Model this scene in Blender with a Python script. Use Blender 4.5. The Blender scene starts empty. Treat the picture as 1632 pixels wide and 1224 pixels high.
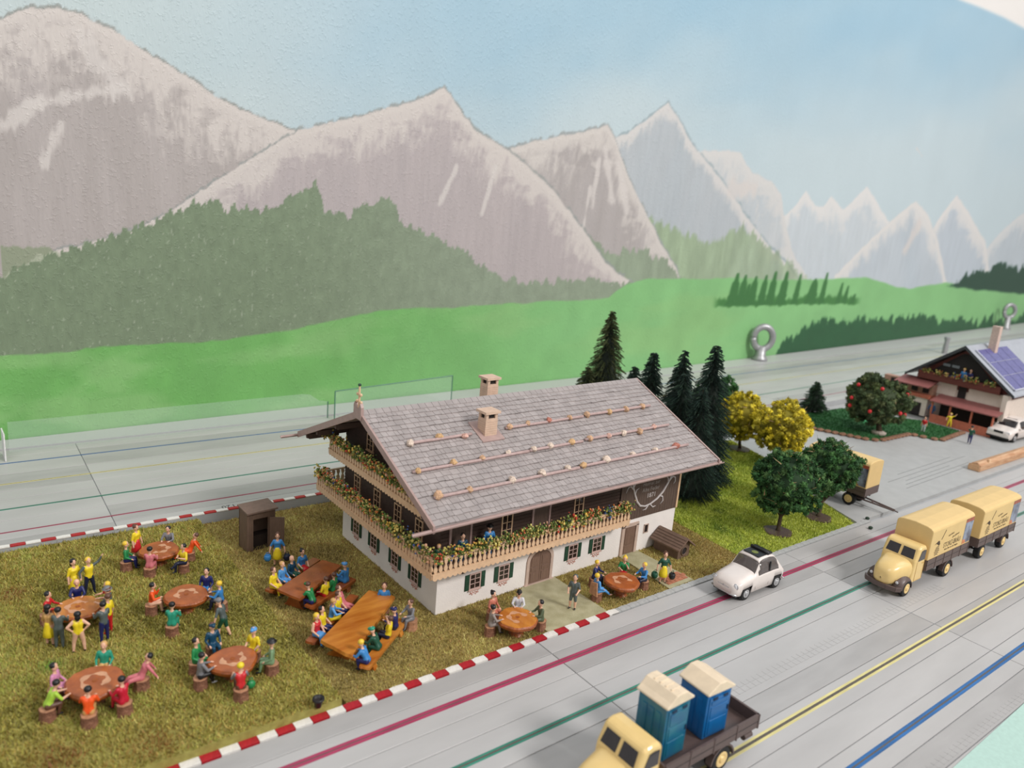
# Model landscape: alpine farmhouse inn on a slot-car layout, mountain mural behind. 1 unit = 1 cm of the model.
import bpy, math, random
import numpy as np
from mathutils import Vector, Matrix
random.seed(7)
S = bpy.context.scene
COL = S.collection
S.unit_settings.scale_length = 0.01

# ---------------------------------------------------------------- camera
CAMP, CR, CD, CF = [(-20.6217, -29.8746, 21.7311), (0.783691, -0.615556, 0.083176), (-0.084954, -0.238867, -0.967329), (0.615314, 0.751021, -0.239491)]
cam = bpy.data.cameras.new('camera'); camo = bpy.data.objects.new('camera', cam); COL.objects.link(camo)
M = Matrix(((CR[0], -CD[0], -CF[0]), (CR[1], -CD[1], -CF[1]), (CR[2], -CD[2], -CF[2]))).to_4x4()
M.translation = CAMP; camo.matrix_world = M
cam.sensor_fit = 'HORIZONTAL'; cam.sensor_width = 36; cam.lens = 27.041
cam.clip_start = .5; cam.clip_end = 2000
cam.dof.use_dof = True; cam.dof.focus_distance = 46; cam.dof.aperture_fstop = 0.125
S.camera = camo
# ---------------------------------------------------------------- light: white room, ceiling lamps
S.view_settings.view_transform = 'Standard'; S.view_settings.look = 'None'
S.view_settings.gamma = 1; S.view_settings.exposure = 0.0
S.view_settings.use_curve_mapping = False
wd = bpy.data.worlds.new('world'); S.world = wd; wd.use_nodes = True
wd.node_tree.nodes['Background'].inputs[0].default_value = (1.0, .985, .975, 1)
wd.node_tree.nodes['Background'].inputs[1].default_value = 0.50
def area(name, loc, target, sx, sy, energy, col):
    l = bpy.data.lights.new(name, 'AREA'); l.shape = 'RECTANGLE'; l.size = sx; l.size_y = sy
    l.energy = energy; l.color = col
    o = bpy.data.objects.new(name, l); COL.objects.link(o); o.location = loc
    o.rotation_euler = (Vector(target)-Vector(loc)).to_track_quat('-Z', 'Y').to_euler(); return o
area('ceiling_lamp', (88, -215, 186), (12, 2, 0), 55, 55, 560000, (1, .975, .95))
area('ceiling_lamp', (-70, -40, 170), (0, 10, 0), 80, 80, 70000, (1, .98, .96))
area('ceiling_lamp', (170, -60, 190), (90, 20, 0), 110, 110, 110000, (1, .98, .96))

# ---------------------------------------------------------------- helpers
def lin(c):
    return tuple(((x/255)/12.92 if x/255 <= .04045 else ((x/255+.055)/1.055)**2.4) for x in c)
MATS = {}
def mat(name, c, rough=.6, var=.12, scale=6., bump=0., bscale=20., metal=0., c2=None, stretch=(1, 1, 1), alpha=None, coat=0.):
    if name in MATS: return MATS[name]
    m = bpy.data.materials.new(name); m.use_nodes = True; nt = m.node_tree; N = nt.nodes; Lk = nt.links
    b = N['Principled BSDF']; b.inputs['Roughness'].default_value = rough; b.inputs['Metallic'].default_value = metal
    if coat: b.inputs['Coat Weight'].default_value = coat
    tc = N.new('ShaderNodeTexCoord'); mp = N.new('ShaderNodeMapping'); mp.inputs['Scale'].default_value = stretch
    Lk.new(tc.outputs['Object'], mp.inputs['Vector'])
    n = N.new('ShaderNodeTexNoise'); n.inputs['Scale'].default_value = scale; n.inputs['Detail'].default_value = 4
    Lk.new(mp.outputs[0], n.inputs['Vector'])
    r = N.new('ShaderNodeValToRGB'); a = lin(c)
    if c2 is None:
        lo = tuple(x*(1-var) for x in a); hi = tuple(min(1, x*(1+var)) for x in a)
    else: lo, hi = a, lin(c2)
    r.color_ramp.elements[0].position = .32; r.color_ramp.elements[1].position = .68
    r.color_ramp.elements[0].color = (*lo, 1); r.color_ramp.elements[1].color = (*hi, 1)
    Lk.new(n.outputs['Fac'], r.inputs[0]); Lk.new(r.outputs[0], b.inputs['Base Color'])
    if bump:
        n2 = N.new('ShaderNodeTexNoise'); n2.inputs['Scale'].default_value = bscale; n2.inputs['Detail'].default_value = 3
        Lk.new(mp.outputs[0], n2.inputs['Vector'])
        bp = N.new('ShaderNodeBump'); bp.inputs['Strength'].default_value = bump; bp.inputs['Distance'].default_value = .05
        Lk.new(n2.outputs['Fac'], bp.inputs['Height']); Lk.new(bp.outputs[0], b.inputs['Normal'])
    if alpha is not None: b.inputs['Alpha'].default_value = alpha
    MATS[name] = m; return m
def matcol(name, rough=.7, gain=1., bump=0.):
    """colour comes from the 'col' attribute of the painted mesh, with procedural variation"""
    if name in MATS: return MATS[name]
    m = bpy.data.materials.new(name); m.use_nodes = True; nt = m.node_tree; N = nt.nodes; Lk = nt.links
    b = N['Principled BSDF']; b.inputs['Roughness'].default_value = rough
    a = N.new('ShaderNodeAttribute'); a.attribute_name = 'col'
    h = N.new('ShaderNodeHueSaturation'); h.inputs['Value'].default_value = gain
    Lk.new(a.outputs['Color'], h.inputs['Color']); Lk.new(h.outputs[0], b.inputs['Base Color'])
    MATS[name] = m; return m

class MB:
    """collects shapes into one mesh"""
    def __init__(s): s.v = []; s.f = []; s.m = []
    def add(s, vs, fs, m=0):
        b = len(s.v); s.v.extend([tuple(p) for p in vs]); s.f.extend([tuple(i+b for i in f) for f in fs]); s.m.extend([m]*len(fs)); return s
    def box(s, x0, x1, y0, y1, z0, z1, m=0, T=None):
        vs = [(x, y, z) for z in (z0, z1) for x, y in ((x0, y0), (x1, y0), (x1, y1), (x0, y1))]
        if T is not None: vs = [T @ Vector(p) for p in vs]
        return s.add(vs, [(3, 2, 1, 0), (4, 5, 6, 7), (0, 1, 5, 4), (1, 2, 6, 5), (2, 3, 7, 6), (3, 0, 4, 7)], m)
    def prism(s, pts, a, b, axis='y', m=0, T=None):
        """2D polygon extruded between a and b along an axis: y -> (x,z), x -> (y,z), z -> (x,y)"""
        f = {'y': lambda p, t: (p[0], t, p[1]), 'x': lambda p, t: (t, p[0], p[1]), 'z': lambda p, t: (p[0], p[1], t)}[axis]
        n = len(pts); ar = sum(pts[i][0]*pts[(i+1) % n][1]-pts[(i+1) % n][0]*pts[i][1] for i in range(n))
        P = list(pts) if ar > 0 else list(pts)[::-1]
        vs = [f(p, a) for p in P]+[f(p, b) for p in P]
        if T is not None: vs = [T @ Vector(p) for p in vs]
        flip = (axis == 'y') != (b < a)
        fs = [tuple(range(n))[::-1], tuple(range(n, 2*n))]+[(i, (i+1) % n, n+(i+1) % n, n+i) for i in range(n)]
        if flip: fs = [x[::-1] for x in fs]
        return s.add(vs, fs, m)
    def tube(s, pts, rad, n=8, m=0, cap=True):
        P = [Vector(p) for p in pts]; k = len(P)
        R = [rad]*k if isinstance(rad, (int, float)) else list(rad)
        vs = []; up = None
        for i in range(k):
            t = (P[min(i+1, k-1)]-P[max(i-1, 0)])
            t = t.normalized() if t.length > 1e-9 else Vector((0, 0, 1))
            if up is None: up = Vector((0, 0, 1)) if abs(t.z) < .9 else Vector((1, 0, 0))
            a = t.cross(up).normalized(); b = a.cross(t).normalized(); up = b
            for j in range(n):
                w = 2*math.pi*j/n; vs.append(P[i]+a*math.cos(w)*R[i]+b*math.sin(w)*R[i])
        fs = []
        for i in range(k-1):
            for j in range(n):
                j2 = (j+1) % n; fs.append((i*n+j, i*n+j2, (i+1)*n+j2, (i+1)*n+j))
        if cap: fs.append(tuple(range(n))[::-1]); fs.append(tuple((k-1)*n+j for j in range(n)))
        fs = [x[::-1] for x in fs]
        return s.add(vs, fs, m)
    def lathe(s, prof, c=(0, 0, 0), n=16, m=0, axis='z', T=None, jit=None):
        """profile [(radius, height)...] turned about an axis through c"""
        vs = []
        for (r, h) in prof:
            for j in range(n):
                w = 2*math.pi*j/n; rr = r*(jit[j] if jit else 1); a, b = rr*math.cos(w), rr*math.sin(w)
                p = (a, b, h) if axis == 'z' else ((a, h, b) if axis == 'y' else (h, a, b))
                vs.append((p[0]+c[0], p[1]+c[1], p[2]+c[2]))
        fs = []; k = len(prof)
        for i in range(k-1):
            for j in range(n):
                j2 = (j+1) % n; fs.append((i*n+j, i*n+j2, (i+1)*n+j2, (i+1)*n+j))
        fs.append(tuple(range(n))[::-1]); fs.append(tuple((k-1)*n+j for j in range(n)))
        if axis == 'y': fs = [x[::-1] for x in fs]
        if T is not None: vs = [T @ Vector(p) for p in vs]
        return s.add(vs, fs, m)
    def ell(s, c, r, nu=10, nv=7, m=0, T=None):
        if isinstance(r, (int, float)): r = (r, r, r)
        vs = [(c[0], c[1], c[2]-r[2])]
        for i in range(1, nv):
            a = -math.pi/2+math.pi*i/nv
            for j in range(nu):
                w = 2*math.pi*j/nu; vs.append((c[0]+r[0]*math.cos(a)*math.cos(w), c[1]+r[1]*math.cos(a)*math.sin(w), c[2]+r[2]*math.sin(a)))
        vs.append((c[0], c[1], c[2]+r[2])); L_ = len(vs)-1; fs = []
        for j in range(nu):
            j2 = (j+1) % nu; fs.append((0, 1+j2, 1+j)); fs.append((L_, L_-nu+j, L_-nu+j2))
            for i in range(nv-2):
                a = 1+i*nu; fs.append((a+j, a+j2, a+nu+j2, a+nu+j))
        if T is not None: vs = [T @ Vector(p) for p in vs]
        return s.add(vs, fs, m)
    def mesh(s, name, mats, smooth=False):
        me = bpy.data.meshes.new(name); me.from_pydata(s.v, [], s.f)
        for q_ in (mats if isinstance(mats, (list, tuple)) else [mats]): me.materials.append(q_)
        if any(s.m): me.polygons.foreach_set('material_index', s.m)
        if smooth: me.polygons.foreach_set('use_smooth', [True]*len(s.f))
        me.update(); return me
    def build(s, name, mats, parent=None, smooth=False, bevel=0., seg=2, **tags):
        o = bpy.data.objects.new(name, s.mesh(name, mats, smooth)); COL.objects.link(o)
        if parent: o.parent = parent
        if bevel:
            b = o.modifiers.new('bevel', 'BEVEL'); b.width = bevel; b.segments = seg; b.limit_method = 'ANGLE'; b.angle_limit = math.radians(40)
        for k, v in tags.items(): o[k] = v
        return o
def link(name, me, parent=None, loc=None, rz=None, **tags):
    o = bpy.data.objects.new(name, me); COL.objects.link(o)
    if parent: o.parent = parent
    if loc is not None: o.location = loc
    if rz is not None: o.rotation_euler = (0, 0, rz)
    for k, v in tags.items(): o[k] = v
    return o
def thing(name, label, cat, loc=(0, 0, 0), rz=0., group=None):
    o = bpy.data.objects.new(name, None); COL.objects.link(o); o.location = loc; o.rotation_euler = (0, 0, rz)
    o.empty_display_size = .1; o['label'] = label; o['category'] = cat
    if group: o['group'] = group
    return o
def dup(o, parent=None):
    c = o.copy(); COL.objects.link(c)
    if parent: c.parent = parent
    for ch in list(o.children): dup(ch, c)
    return c
def npmesh(name, V, F3, mats, parent=None, col=None, F4=None, **tags):
    """fast mesh from arrays: V (n,3), triangles F3 (m,3)"""
    me = bpy.data.meshes.new(name); V = np.asarray(V, dtype=np.float32); F = np.asarray(F3 if F4 is None else F4, dtype=np.int32)
    k = F.shape[1]
    me.vertices.add(len(V)); me.vertices.foreach_set('co', V.ravel())
    me.loops.add(F.size); me.loops.foreach_set('vertex_index', F.ravel())
    me.polygons.add(len(F)); me.polygons.foreach_set('loop_start', np.arange(0, F.size, k, dtype=np.int32))
    me.update(calc_edges=True)
    for q_ in (mats if isinstance(mats, (list, tuple)) else [mats]): me.materials.append(q_)
    if col is not None:
        at = me.color_attributes.new('col', 'FLOAT_COLOR', 'POINT')
        c4 = np.ones((len(V), 4), dtype=np.float32); c4[:, :3] = col; at.data.foreach_set('color', c4.ravel())
    o = bpy.data.objects.new(name, me); COL.objects.link(o)
    if parent: o.parent = parent
    for kk, v in tags.items(): o[kk] = v
    return o
def nlin(c):
    c = np.asarray(c, dtype=float)/255; return np.where(c <= .04045, c/12.92, ((c+.055)/1.055)**2.4)
def vnoise(x, y, seed=0):
    x = np.asarray(x, float); y = np.asarray(y, float)
    xi = np.floor(x).astype(np.int64); yi = np.floor(y).astype(np.int64); fx = x-xi; fy = y-yi
    fx = fx*fx*(3-2*fx); fy = fy*fy*(3-2*fy)
    def h(a, b):
        n = (a*374761393+b*668265263+seed*974634777) & 0x7fffffff
        n = ((n ^ (n >> 13))*1274126177) & 0x7fffffff
        return ((n ^ (n >> 16)) & 0xffff)/65535.
    return (h(xi, yi)*(1-fx)+h(xi+1, yi)*fx)*(1-fy)+(h(xi, yi+1)*(1-fx)+h(xi+1, yi+1)*fx)*fy
def fbm(x, y, seed=0, o=4):
    s = 0; a = .5; t = 0
    for i in range(o): s = s+a*vnoise(x*2**i, y*2**i, seed+i*17); t += a; a *= .5
    return s/t
def sstep(a, b, x):
    t = np.clip((x-a)/(b-a), 0, 1); return t*t*(3-2*t)
def text_mesh(body, size, mat_, name='lettering', parent=None, extrude=.004):
    cu = bpy.data.curves.new('t', 'FONT'); cu.body = body; cu.size = size; cu.extrude = extrude; cu.align_x = 'CENTER'; cu.align_y = 'CENTER'
    cu.resolution_u = 2
    t = bpy.data.objects.new('t', cu); COL.objects.link(t); dg = bpy.context.evaluated_depsgraph_get()
    me = bpy.data.meshes.new_from_object(t.evaluated_get(dg)); COL.objects.unlink(t); bpy.data.objects.remove(t)
    me.materials.clear(); me.materials.append(mat_)
    return link(name, me, parent)

# ---------------------------------------------------------------- the painted back wall
def YW(x): return 36.0+.0077*np.maximum(0, np.asarray(x, float)-60)**1.3
MUR = dict(
 m1=[(-15.88, 28.66), (-13.7, 30.15), (-12.21, 31.11), (-10.32, 31.56), (-8.78, 31.42), (-6.79, 30.8), (-4.28, 29.51), (-1.59, 28.41), (0.79, 27.08), (3.31, 26.25), (5.43, 25.76), (7.09, 25.29), (11.21, 23.61)],
 m2=[(-12.41, 14.24), (-11.18, 14.81), (-6.45, 16.26), (-3.68, 17.68), (-0.27, 20.19), (3.32, 22.78), (5.99, 24.56), (7.37, 25.43), (8.78, 25.9), (12.31, 27.05), (16.04, 28.38), (18.65, 29.27), (20.67, 30.22), (21.88, 31.01), (22.81, 30.23), (24.41, 28.7), (26.04, 27.41), (27.65, 26.86), (29.31, 26.42), (31.93, 25.23), (35.66, 23.26), (39.81, 20.12), (43.16, 17.42), (46.2, 14.54), (49.74, 12.89), (51.57, 12.1)],
 m3=[(27.79, 25.47), (30.96, 26.4), (33.42, 27.22), (37.74, 28.39), (41.4, 29.26), (44.04, 30.1), (45.45, 28.89), (46.82, 26.93), (48.88, 24.24), (52.29, 20.75), (55.92, 17.03), (59.35, 14.04), (60.62, 12.23)],
 m4=[(43.62, 27.67), (45.43, 29.02), (47.41, 29.66), (49.83, 31.13), (52.27, 32.84), (53.79, 33.75), (55.77, 32.56), (57.97, 30.6), (60.18, 28.94), (63.1, 27.51), (67.85, 24.83), (73.15, 21.36), (78.8, 18.05), (86.86, 13.98), (91.32, 11.53)],
 m5=[(57.93, 27.97), (60.18, 28.94), (65.31, 29.44), (69.45, 29.69), (71.3, 28.22), (73.04, 27.29), (77.97, 26.4), (80.89, 24.84), (82.66, 21.8), (86.31, 16.83), (91.78, 13.01), (93.27, 11.41)],
 m6=[(81.41, 20.39), (82.66, 21.8), (85.5, 23.77), (87.47, 25.9), (90.93, 23.79), (93.23, 23.73), (95.09, 25.55), (99.85, 23.59), (104.05, 26.31), (106.09, 27.75), (111.23, 25.21), (115.86, 22.79), (123.14, 20.65), (133.51, 10.46)],
 m6b=[(100.71, 12.99), (113.24, 20.55), (121.25, 24.67), (125.58, 26.56), (132.36, 24.08), (139.12, 19.59), (148.56, 10.9)],
 m6c=[(134.43, 20.06), (136.93, 23.7), (140.09, 26.22), (143.45, 28.56), (151.75, 25.59), (163.98, 20.2), (174.06, 10.59)],
 m7=[(155.31, 10.82), (165.25, 18.21), (173.67, 23.21), (184.43, 27.14), (201.85, 33.95), (251.78, 32.09), (374.47, 45.57)],
 olive=[(-14.66, 15.05), (-11.57, 15.04), (-10.4, 13.9), (-10.17, 10.09)], lighthill=[(-14.81, 12.77), (-13.61, 13.64), (-12.4, 14.42), (-11.18, 14.72), (-9.53, 14.85)],
 forest=[(-17.2, 10.29), (-14.81, 12.73), (-13.21, 13.87), (-11.6, 14.44), (-9.93, 15.07), (-8.21, 15.82), (-6.45, 16.45), (-4.15, 17.42), (-2.0, 18.5), (-1.27, 18.94), (-0.28, 19.05), (0.47, 19.24), (1.33, 18.38), (2.27, 18.84), (3.32, 18.54), (4.95, 18.89), (7.18, 19.81), (7.63, 20.48), (8.61, 20.6), (9.01, 21.17), (9.61, 20.51), (10.02, 18.89), (11.37, 18.52), (12.63, 18.3), (12.73, 19.15), (14.51, 19.53), (15.14, 19.91), (15.64, 20.57), (16.6, 20.11), (17.31, 19.57), (17.64, 18.41), (19.01, 17.76), (21.58, 17.06), (23.89, 16.19), (26.34, 14.97), (28.91, 13.68), (30.69, 12.68), (35.16, 12.32), (39.85, 12.67), (43.88, 12.59), (49.29, 12.27), (53.89, 12.09), (57.8, 10.6)],
 hillb=[(39.38, 19.75), (40.97, 18.77), (43.11, 17.78), (45.38, 16.39), (48.1, 16.08), (50.78, 16.59), (54.37, 15.82), (58.3, 14.27), (60.55, 12.56), (61.36, 11.81)],
 hillc=[(52.43, 20.0), (53.86, 19.76), (56.03, 19.54), (61.24, 18.39), (65.51, 17.28), (68.09, 18.19), (70.67, 19.46), (72.77, 19.97), (75.38, 18.84), (78.07, 17.76), (82.65, 16.3), (88.66, 13.99), (93.45, 12.01)],
 meadow=[(-18.15, 7.18), (-15.17, 7.12), (-11.15, 7.11), (-8.55, 7.46), (-4.41, 7.43), (-0.41, 7.38), (3.35, 7.75), (6.19, 8.02), (9.18, 8.47), (12.96, 9.12), (15.62, 9.65), (19.84, 9.85), (24.39, 9.75), (30.97, 9.93), (37.29, 10.16), (43.2, 10.2), (47.4, 10.36), (48.89, 11.34), (50.43, 12.11), (53.79, 12.65), (70.92, 12.7), (94.87, 12.4), (102.9, 12.77), (111.83, 12.74), (116.9, 12.04), (125.09, 10.81), (130.67, 10.5), (139.1, 11.01), (148.2, 11.55), (166.3, 10.55), (197.77, 9.21), (279.35, 6.25)],
 hedge=[(86.68, 0.6), (87.84, 2.14), (90.65, 3.2), (93.69, 4.38), (99.33, 5.38), (107.83, 5.58), (119.89, 5.11), (133.35, 4.95), (149.17, 3.82), (171.06, 2.93), (202.85, 2.42), (321.02, 0.88)],
 dark=[(147.97, 10.77), (157.48, 13.06), (167.84, 14.14), (179.0, 15.44), (185.93, 14.75), (194.08, 14.16), (230.99, 13.16), (307.36, 12.07)],
 darkb=[(147.97, 10.77), (159.25, 10.1), (166.92, 9.57), (198.48, 8.26), (318.19, 3.2)],
 border=[(113.94, 59.99), (118.9, 60.04), (126.75, 60.34), (135.08, 60.94), (147.47, 61.62), (158.75, 61.88), (196.09, 63.62), (240.79, 67.38)],
 treebase=[(68.94, 8.84), (110.18, 8.26)],
 trees=[(72.63, 13.49, 0.9), (74.64, 13.22, 0.8), (75.91, 11.96, 0.6), (77.35, 13.04, 0.8), (79.99, 13.22, 0.7), (82.36, 13.78, 0.8), (85.51, 13.78, 0.9), (89.52, 13.31, 0.6), (94.3, 12.61, 1.3), (97.7, 13.6, 0.6), (103.37, 11.94, 0.5), (105.55, 11.39, 0.5), (108.47, 9.95, 0.6)],
 snow=[((-13.95, 23.36), (-11.8, 25.08), 1.2), ((-11.8, 25.08), (-6.52, 26.88), 1.0), ((-6.52, 26.88), (-8.85, 29.92), 1.8), ((-11.65, 20.96), (-10.52, 23.76), 0.8), ((22.1, 20.14), (23.9, 23.9), 0.5), ((27.38, 19.49), (28.7, 24.31), 0.45), ((43.13, 21.0), (43.33, 26.26), 0.5), ((46.08, 21.89), (44.11, 27.72), 0.8), ((48.97, 20.59), (46.42, 26.19), 0.8), ((41.95, 18.81), (42.32, 23.06), 0.4), ((125.03, 17.75), (128.56, 21.62), 1.4), ((68.55, 24.88), (73.61, 25.23), 1.5), ((121.23, 35.43), (124.49, 34.14), 0.1)],
)
def paint(X, Z):
    s = 1+(X+15)/90; X_ = X/s
    H = 31.5+.215*(X+14); t = Z/H
    C = np.zeros(X.shape+(3,)); c = lambda *a: np.array(a, float)
    pale, blue, left = c(188, 202, 207), c(150, 183, 202), c(190, 202, 202)
    n = fbm(X/14/s, Z/9/s, 3)
    k = (.15+.85*sstep(.5, 1.0, t+.55*(n-.5)))*sstep(.35, .95, t+.5*(n-.5))*sstep(-20, 60, X+45*(n-.5))
    C[:] = pale; C += (blue-pale)*k[..., None]
    kl = (1-sstep(-12, 14, X)); C += (left-C)*(kl*.7)[..., None]
    C *= (1+.025*(fbm(X*.9/s, Z/3/s, 9)-.5))[..., None]
    def over(col, a): 
        nonlocal C
        C = C*(1-a[..., None])+np.asarray(col)*a[..., None]
    def ridge(key, amp=.25, freq=2., seed=1, fray=0.):
        P = np.array(MUR[key]); g = np.interp(X, P[:, 0], P[:, 1], left=-99, right=-99)
        g = g+amp*s*(fbm(X*freq/s, X*0+seed, seed, 3)-.5)*2
        return g+fray*s*(fbm(X*6/s, Z*6/s, seed+5, 2)-.5)
    def edge(g, w=.06): return sstep(-w, w, (g-Z)/s)
    def streak(fx, fz, sl=0., seed=0): return fbm((X+Z*sl)*fx/s, Z*fz/s, seed, 4)
    def mountain(key, rock, rock2, snow, D, seed, sl=0., line=None, keep=.35):
        g = ridge(key, .12, 3, seed); a = edge(g)
        if line is not None:
            on = edge(g+.26*s*(fbm(X*5/s, Z*0, seed+3, 2)+.1))*sstep(.35, .5, fbm(X*1.2/s, Z*.8/s, seed+9)+.08)
            over(line, on*.85)
        d = (g-Z)/s
        base = np.asarray(rock)*(1-streak(.8, .12, sl, seed+1)[..., None])+np.asarray(rock2)*streak(.8, .12, sl, seed+1)[..., None]
        base = base*(1+.06*(streak(6, .6, 0, seed+31)-.5))[..., None]
        over(1, a*0); C_ = C*(1-a[..., None])+base*a[..., None]
        st = .6*streak(1.8, .3, sl, seed+11)+.4*fbm(X*1.1/s, Z*.9/s, seed+12); st2 = streak(6, 1.6, sl*.5, seed+21)
        sn = sstep(-.32, .34, (D-d)/D*.55+(st-.52)*1.3+(st2-.5)*.7)*sstep(D*2.6, D*.6, d)
        edgeline = sstep(.5, .12, d)
        sn = np.clip(sn*.9+edgeline*keep-.5*sstep(.52, .68, fbm(X*.9/s+Z*.25/s, Z*1.3/s, seed+41))*sstep(.5, 1.2, d), 0, 1)*a
        return C_*(1-sn[..., None])+np.asarray(snow)*sn[..., None]
    C = mountain('m7', (176, 186, 194), (190, 196, 200), (205, 206, 206), 1.6, 71)
    C = mountain('m6', (196, 202, 206), (186, 194, 200), (214, 212, 210), 1.3, 61, .2)
    C = mountain('m6c', (184, 192, 200), (178, 187, 195), (214, 211, 208), 1.1, 63, -.2)
    C = mountain('m6b', (188, 194, 200), (176, 186, 194), (213, 210, 207), 1.2, 62, .3)
    C = mountain('m5', (178, 186, 192), (194, 197, 199), (206, 204, 202), 2.0, 51, -.2)
    C = mountain('m4', (170, 178, 184), (180, 184, 188), (205, 202, 200), .9, 41, -.1, (150, 165, 170))
    g = ridge('hillc', .5, 5, 14, .3); over(np.array((150, 168, 138))*(1+.25*(streak(3, .5, 0, 77)-.5))[..., None], edge(g, .2)*(.95-.35*sstep(60, 90, X)*streak(2, .4, 0, 4)))
    C = mountain('m3', (160, 153, 151), (180, 173, 172), (204, 197, 192), 2.4, 31, -.15, (150, 155, 155))
    g = ridge('hillb', .5, 5, 13, .3); over(np.array((142, 155, 134))*(1+.2*(streak(3, .5, 0, 78)-.5))[..., None], edge(g, .1))
    C = mountain('m1', (165, 157, 154), (178, 170, 168), (206, 198, 193), 3.6, 11, .1, (140, 142, 138))
    C = mountain('m2', (172, 163, 164), (180, 170, 170), (205, 197, 192), 2.4, 21, -.1, (146, 150, 148), .5)
    for (p, q_, w) in MUR['snow']:
        p = np.array(p); q_ = np.array(q_); dd = q_-p; ax = X-p[0]; az = Z-p[1]
        tt = np.clip((ax*dd[0]+az*dd[1])/(dd@dd), 0, 1); dist = np.hypot(ax-tt*dd[0], az-tt*dd[1])/s
        over((207, 200, 196), sstep(w*.55, w*.1, dist+.9*w*(streak(3, .8, 0, 91)-.5))*.8)
    g = ridge('olive', .15, 3, 3, .1); over((142, 150, 128), edge(g))
    g = ridge('lighthill', .2, 2, 5, .3); over((172, 178, 158), edge(g)*(.6+.4*streak(2, 2, 0, 17)))
    g = ridge('forest', .5, 3.2, 8, .45)
    fc = np.array((118, 134, 108))[None]*np.ones(X.shape+(1,))
    fc = fc+(np.array((138, 150, 130))-fc)*sstep(0, 32, X)[..., None]
    fc = fc*(1+.10*(fbm(X*2/s, Z*1.5/s, 45)-.5)+.08*(streak(5, 1.5, 0, 46)-.5))[..., None]
    spk = sstep(.80, .86, fbm(X*7/s, Z*4/s, 99, 2))*.4*(1-sstep(5, 25, X)); over(fc, edge(g)); over((190, 196, 180), edge(g)*spk)
    g = ridge('meadow', .1, 1, 6)
    mc = np.array((108, 168, 90))[None]*np.ones(X.shape+(1,)); mc = mc+(np.array((130, 184, 122))-mc)*sstep(-10, 60, X+18*(fbm(X/6/s, Z/4/s, 12)-.5))[..., None]
    mc = mc+(np.array((140, 184, 120))-mc)*(.6*sstep(.5, .75, fbm(X/7/s, Z/2.5/s, 32)))[..., None]
    mc = mc*(1+.10*(fbm(X*.9/s, Z*.5/s, 55)-.5))[..., None]
    over(mc, edge(g))
    (bx0, bz0), (bx1, bz1) = MUR['treebase']; inb = sstep(bx0-1, bx0+1, X)*sstep(bx1+2, bx1-1, X)
    bz = bz0+(bz1-bz0)*(X-bx0)/(bx1-bx0)+.35*s*(fbm(X*3/s, X*0, 4)-.5)
    over((66, 122, 62), inb*sstep(0, .15, (Z-bz)/s+.12)*sstep(.9, .6, (Z-bz)/s+.5*fbm(X*5/s, X*0, 6)))
    for (tx, tz, w) in MUR['trees']:
        b0 = bz0+(bz1-bz0)*(tx-bx0)/(bx1-bx0); hh = (Z-b0)/(tz-b0)
        hw = w*1.35*np.clip(1-hh, 0, 1)**.6*(1+.5*(vnoise(Z*2, X*0, 3)-.5))+.15
        over((58, 112, 58), sstep(.25, -.25, np.abs(X-tx-.6*hh)-hw)*sstep(-.02, .02, hh)*sstep(1.02, .98, hh))
    g = ridge('hedge', .6, 5, 9, .3); over(np.array((38, 86, 52))*(1+.1*(streak(2, 2, 0, 5)-.5))[..., None], edge(g, .15))
    g = ridge('dark', .5, 4, 15, .3); g2 = ridge('darkb', .1, 2, 16); over((32, 68, 50), edge(g, .12)*(1-edge(g2, .1)))
    P = np.array(MUR['border']); g = np.interp(X, P[:, 0], P[:, 1], left=999); over((226, 222, 218), sstep(-.15, .15, (Z-g)/s)*(X > P[0, 0]))
    return C
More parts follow.
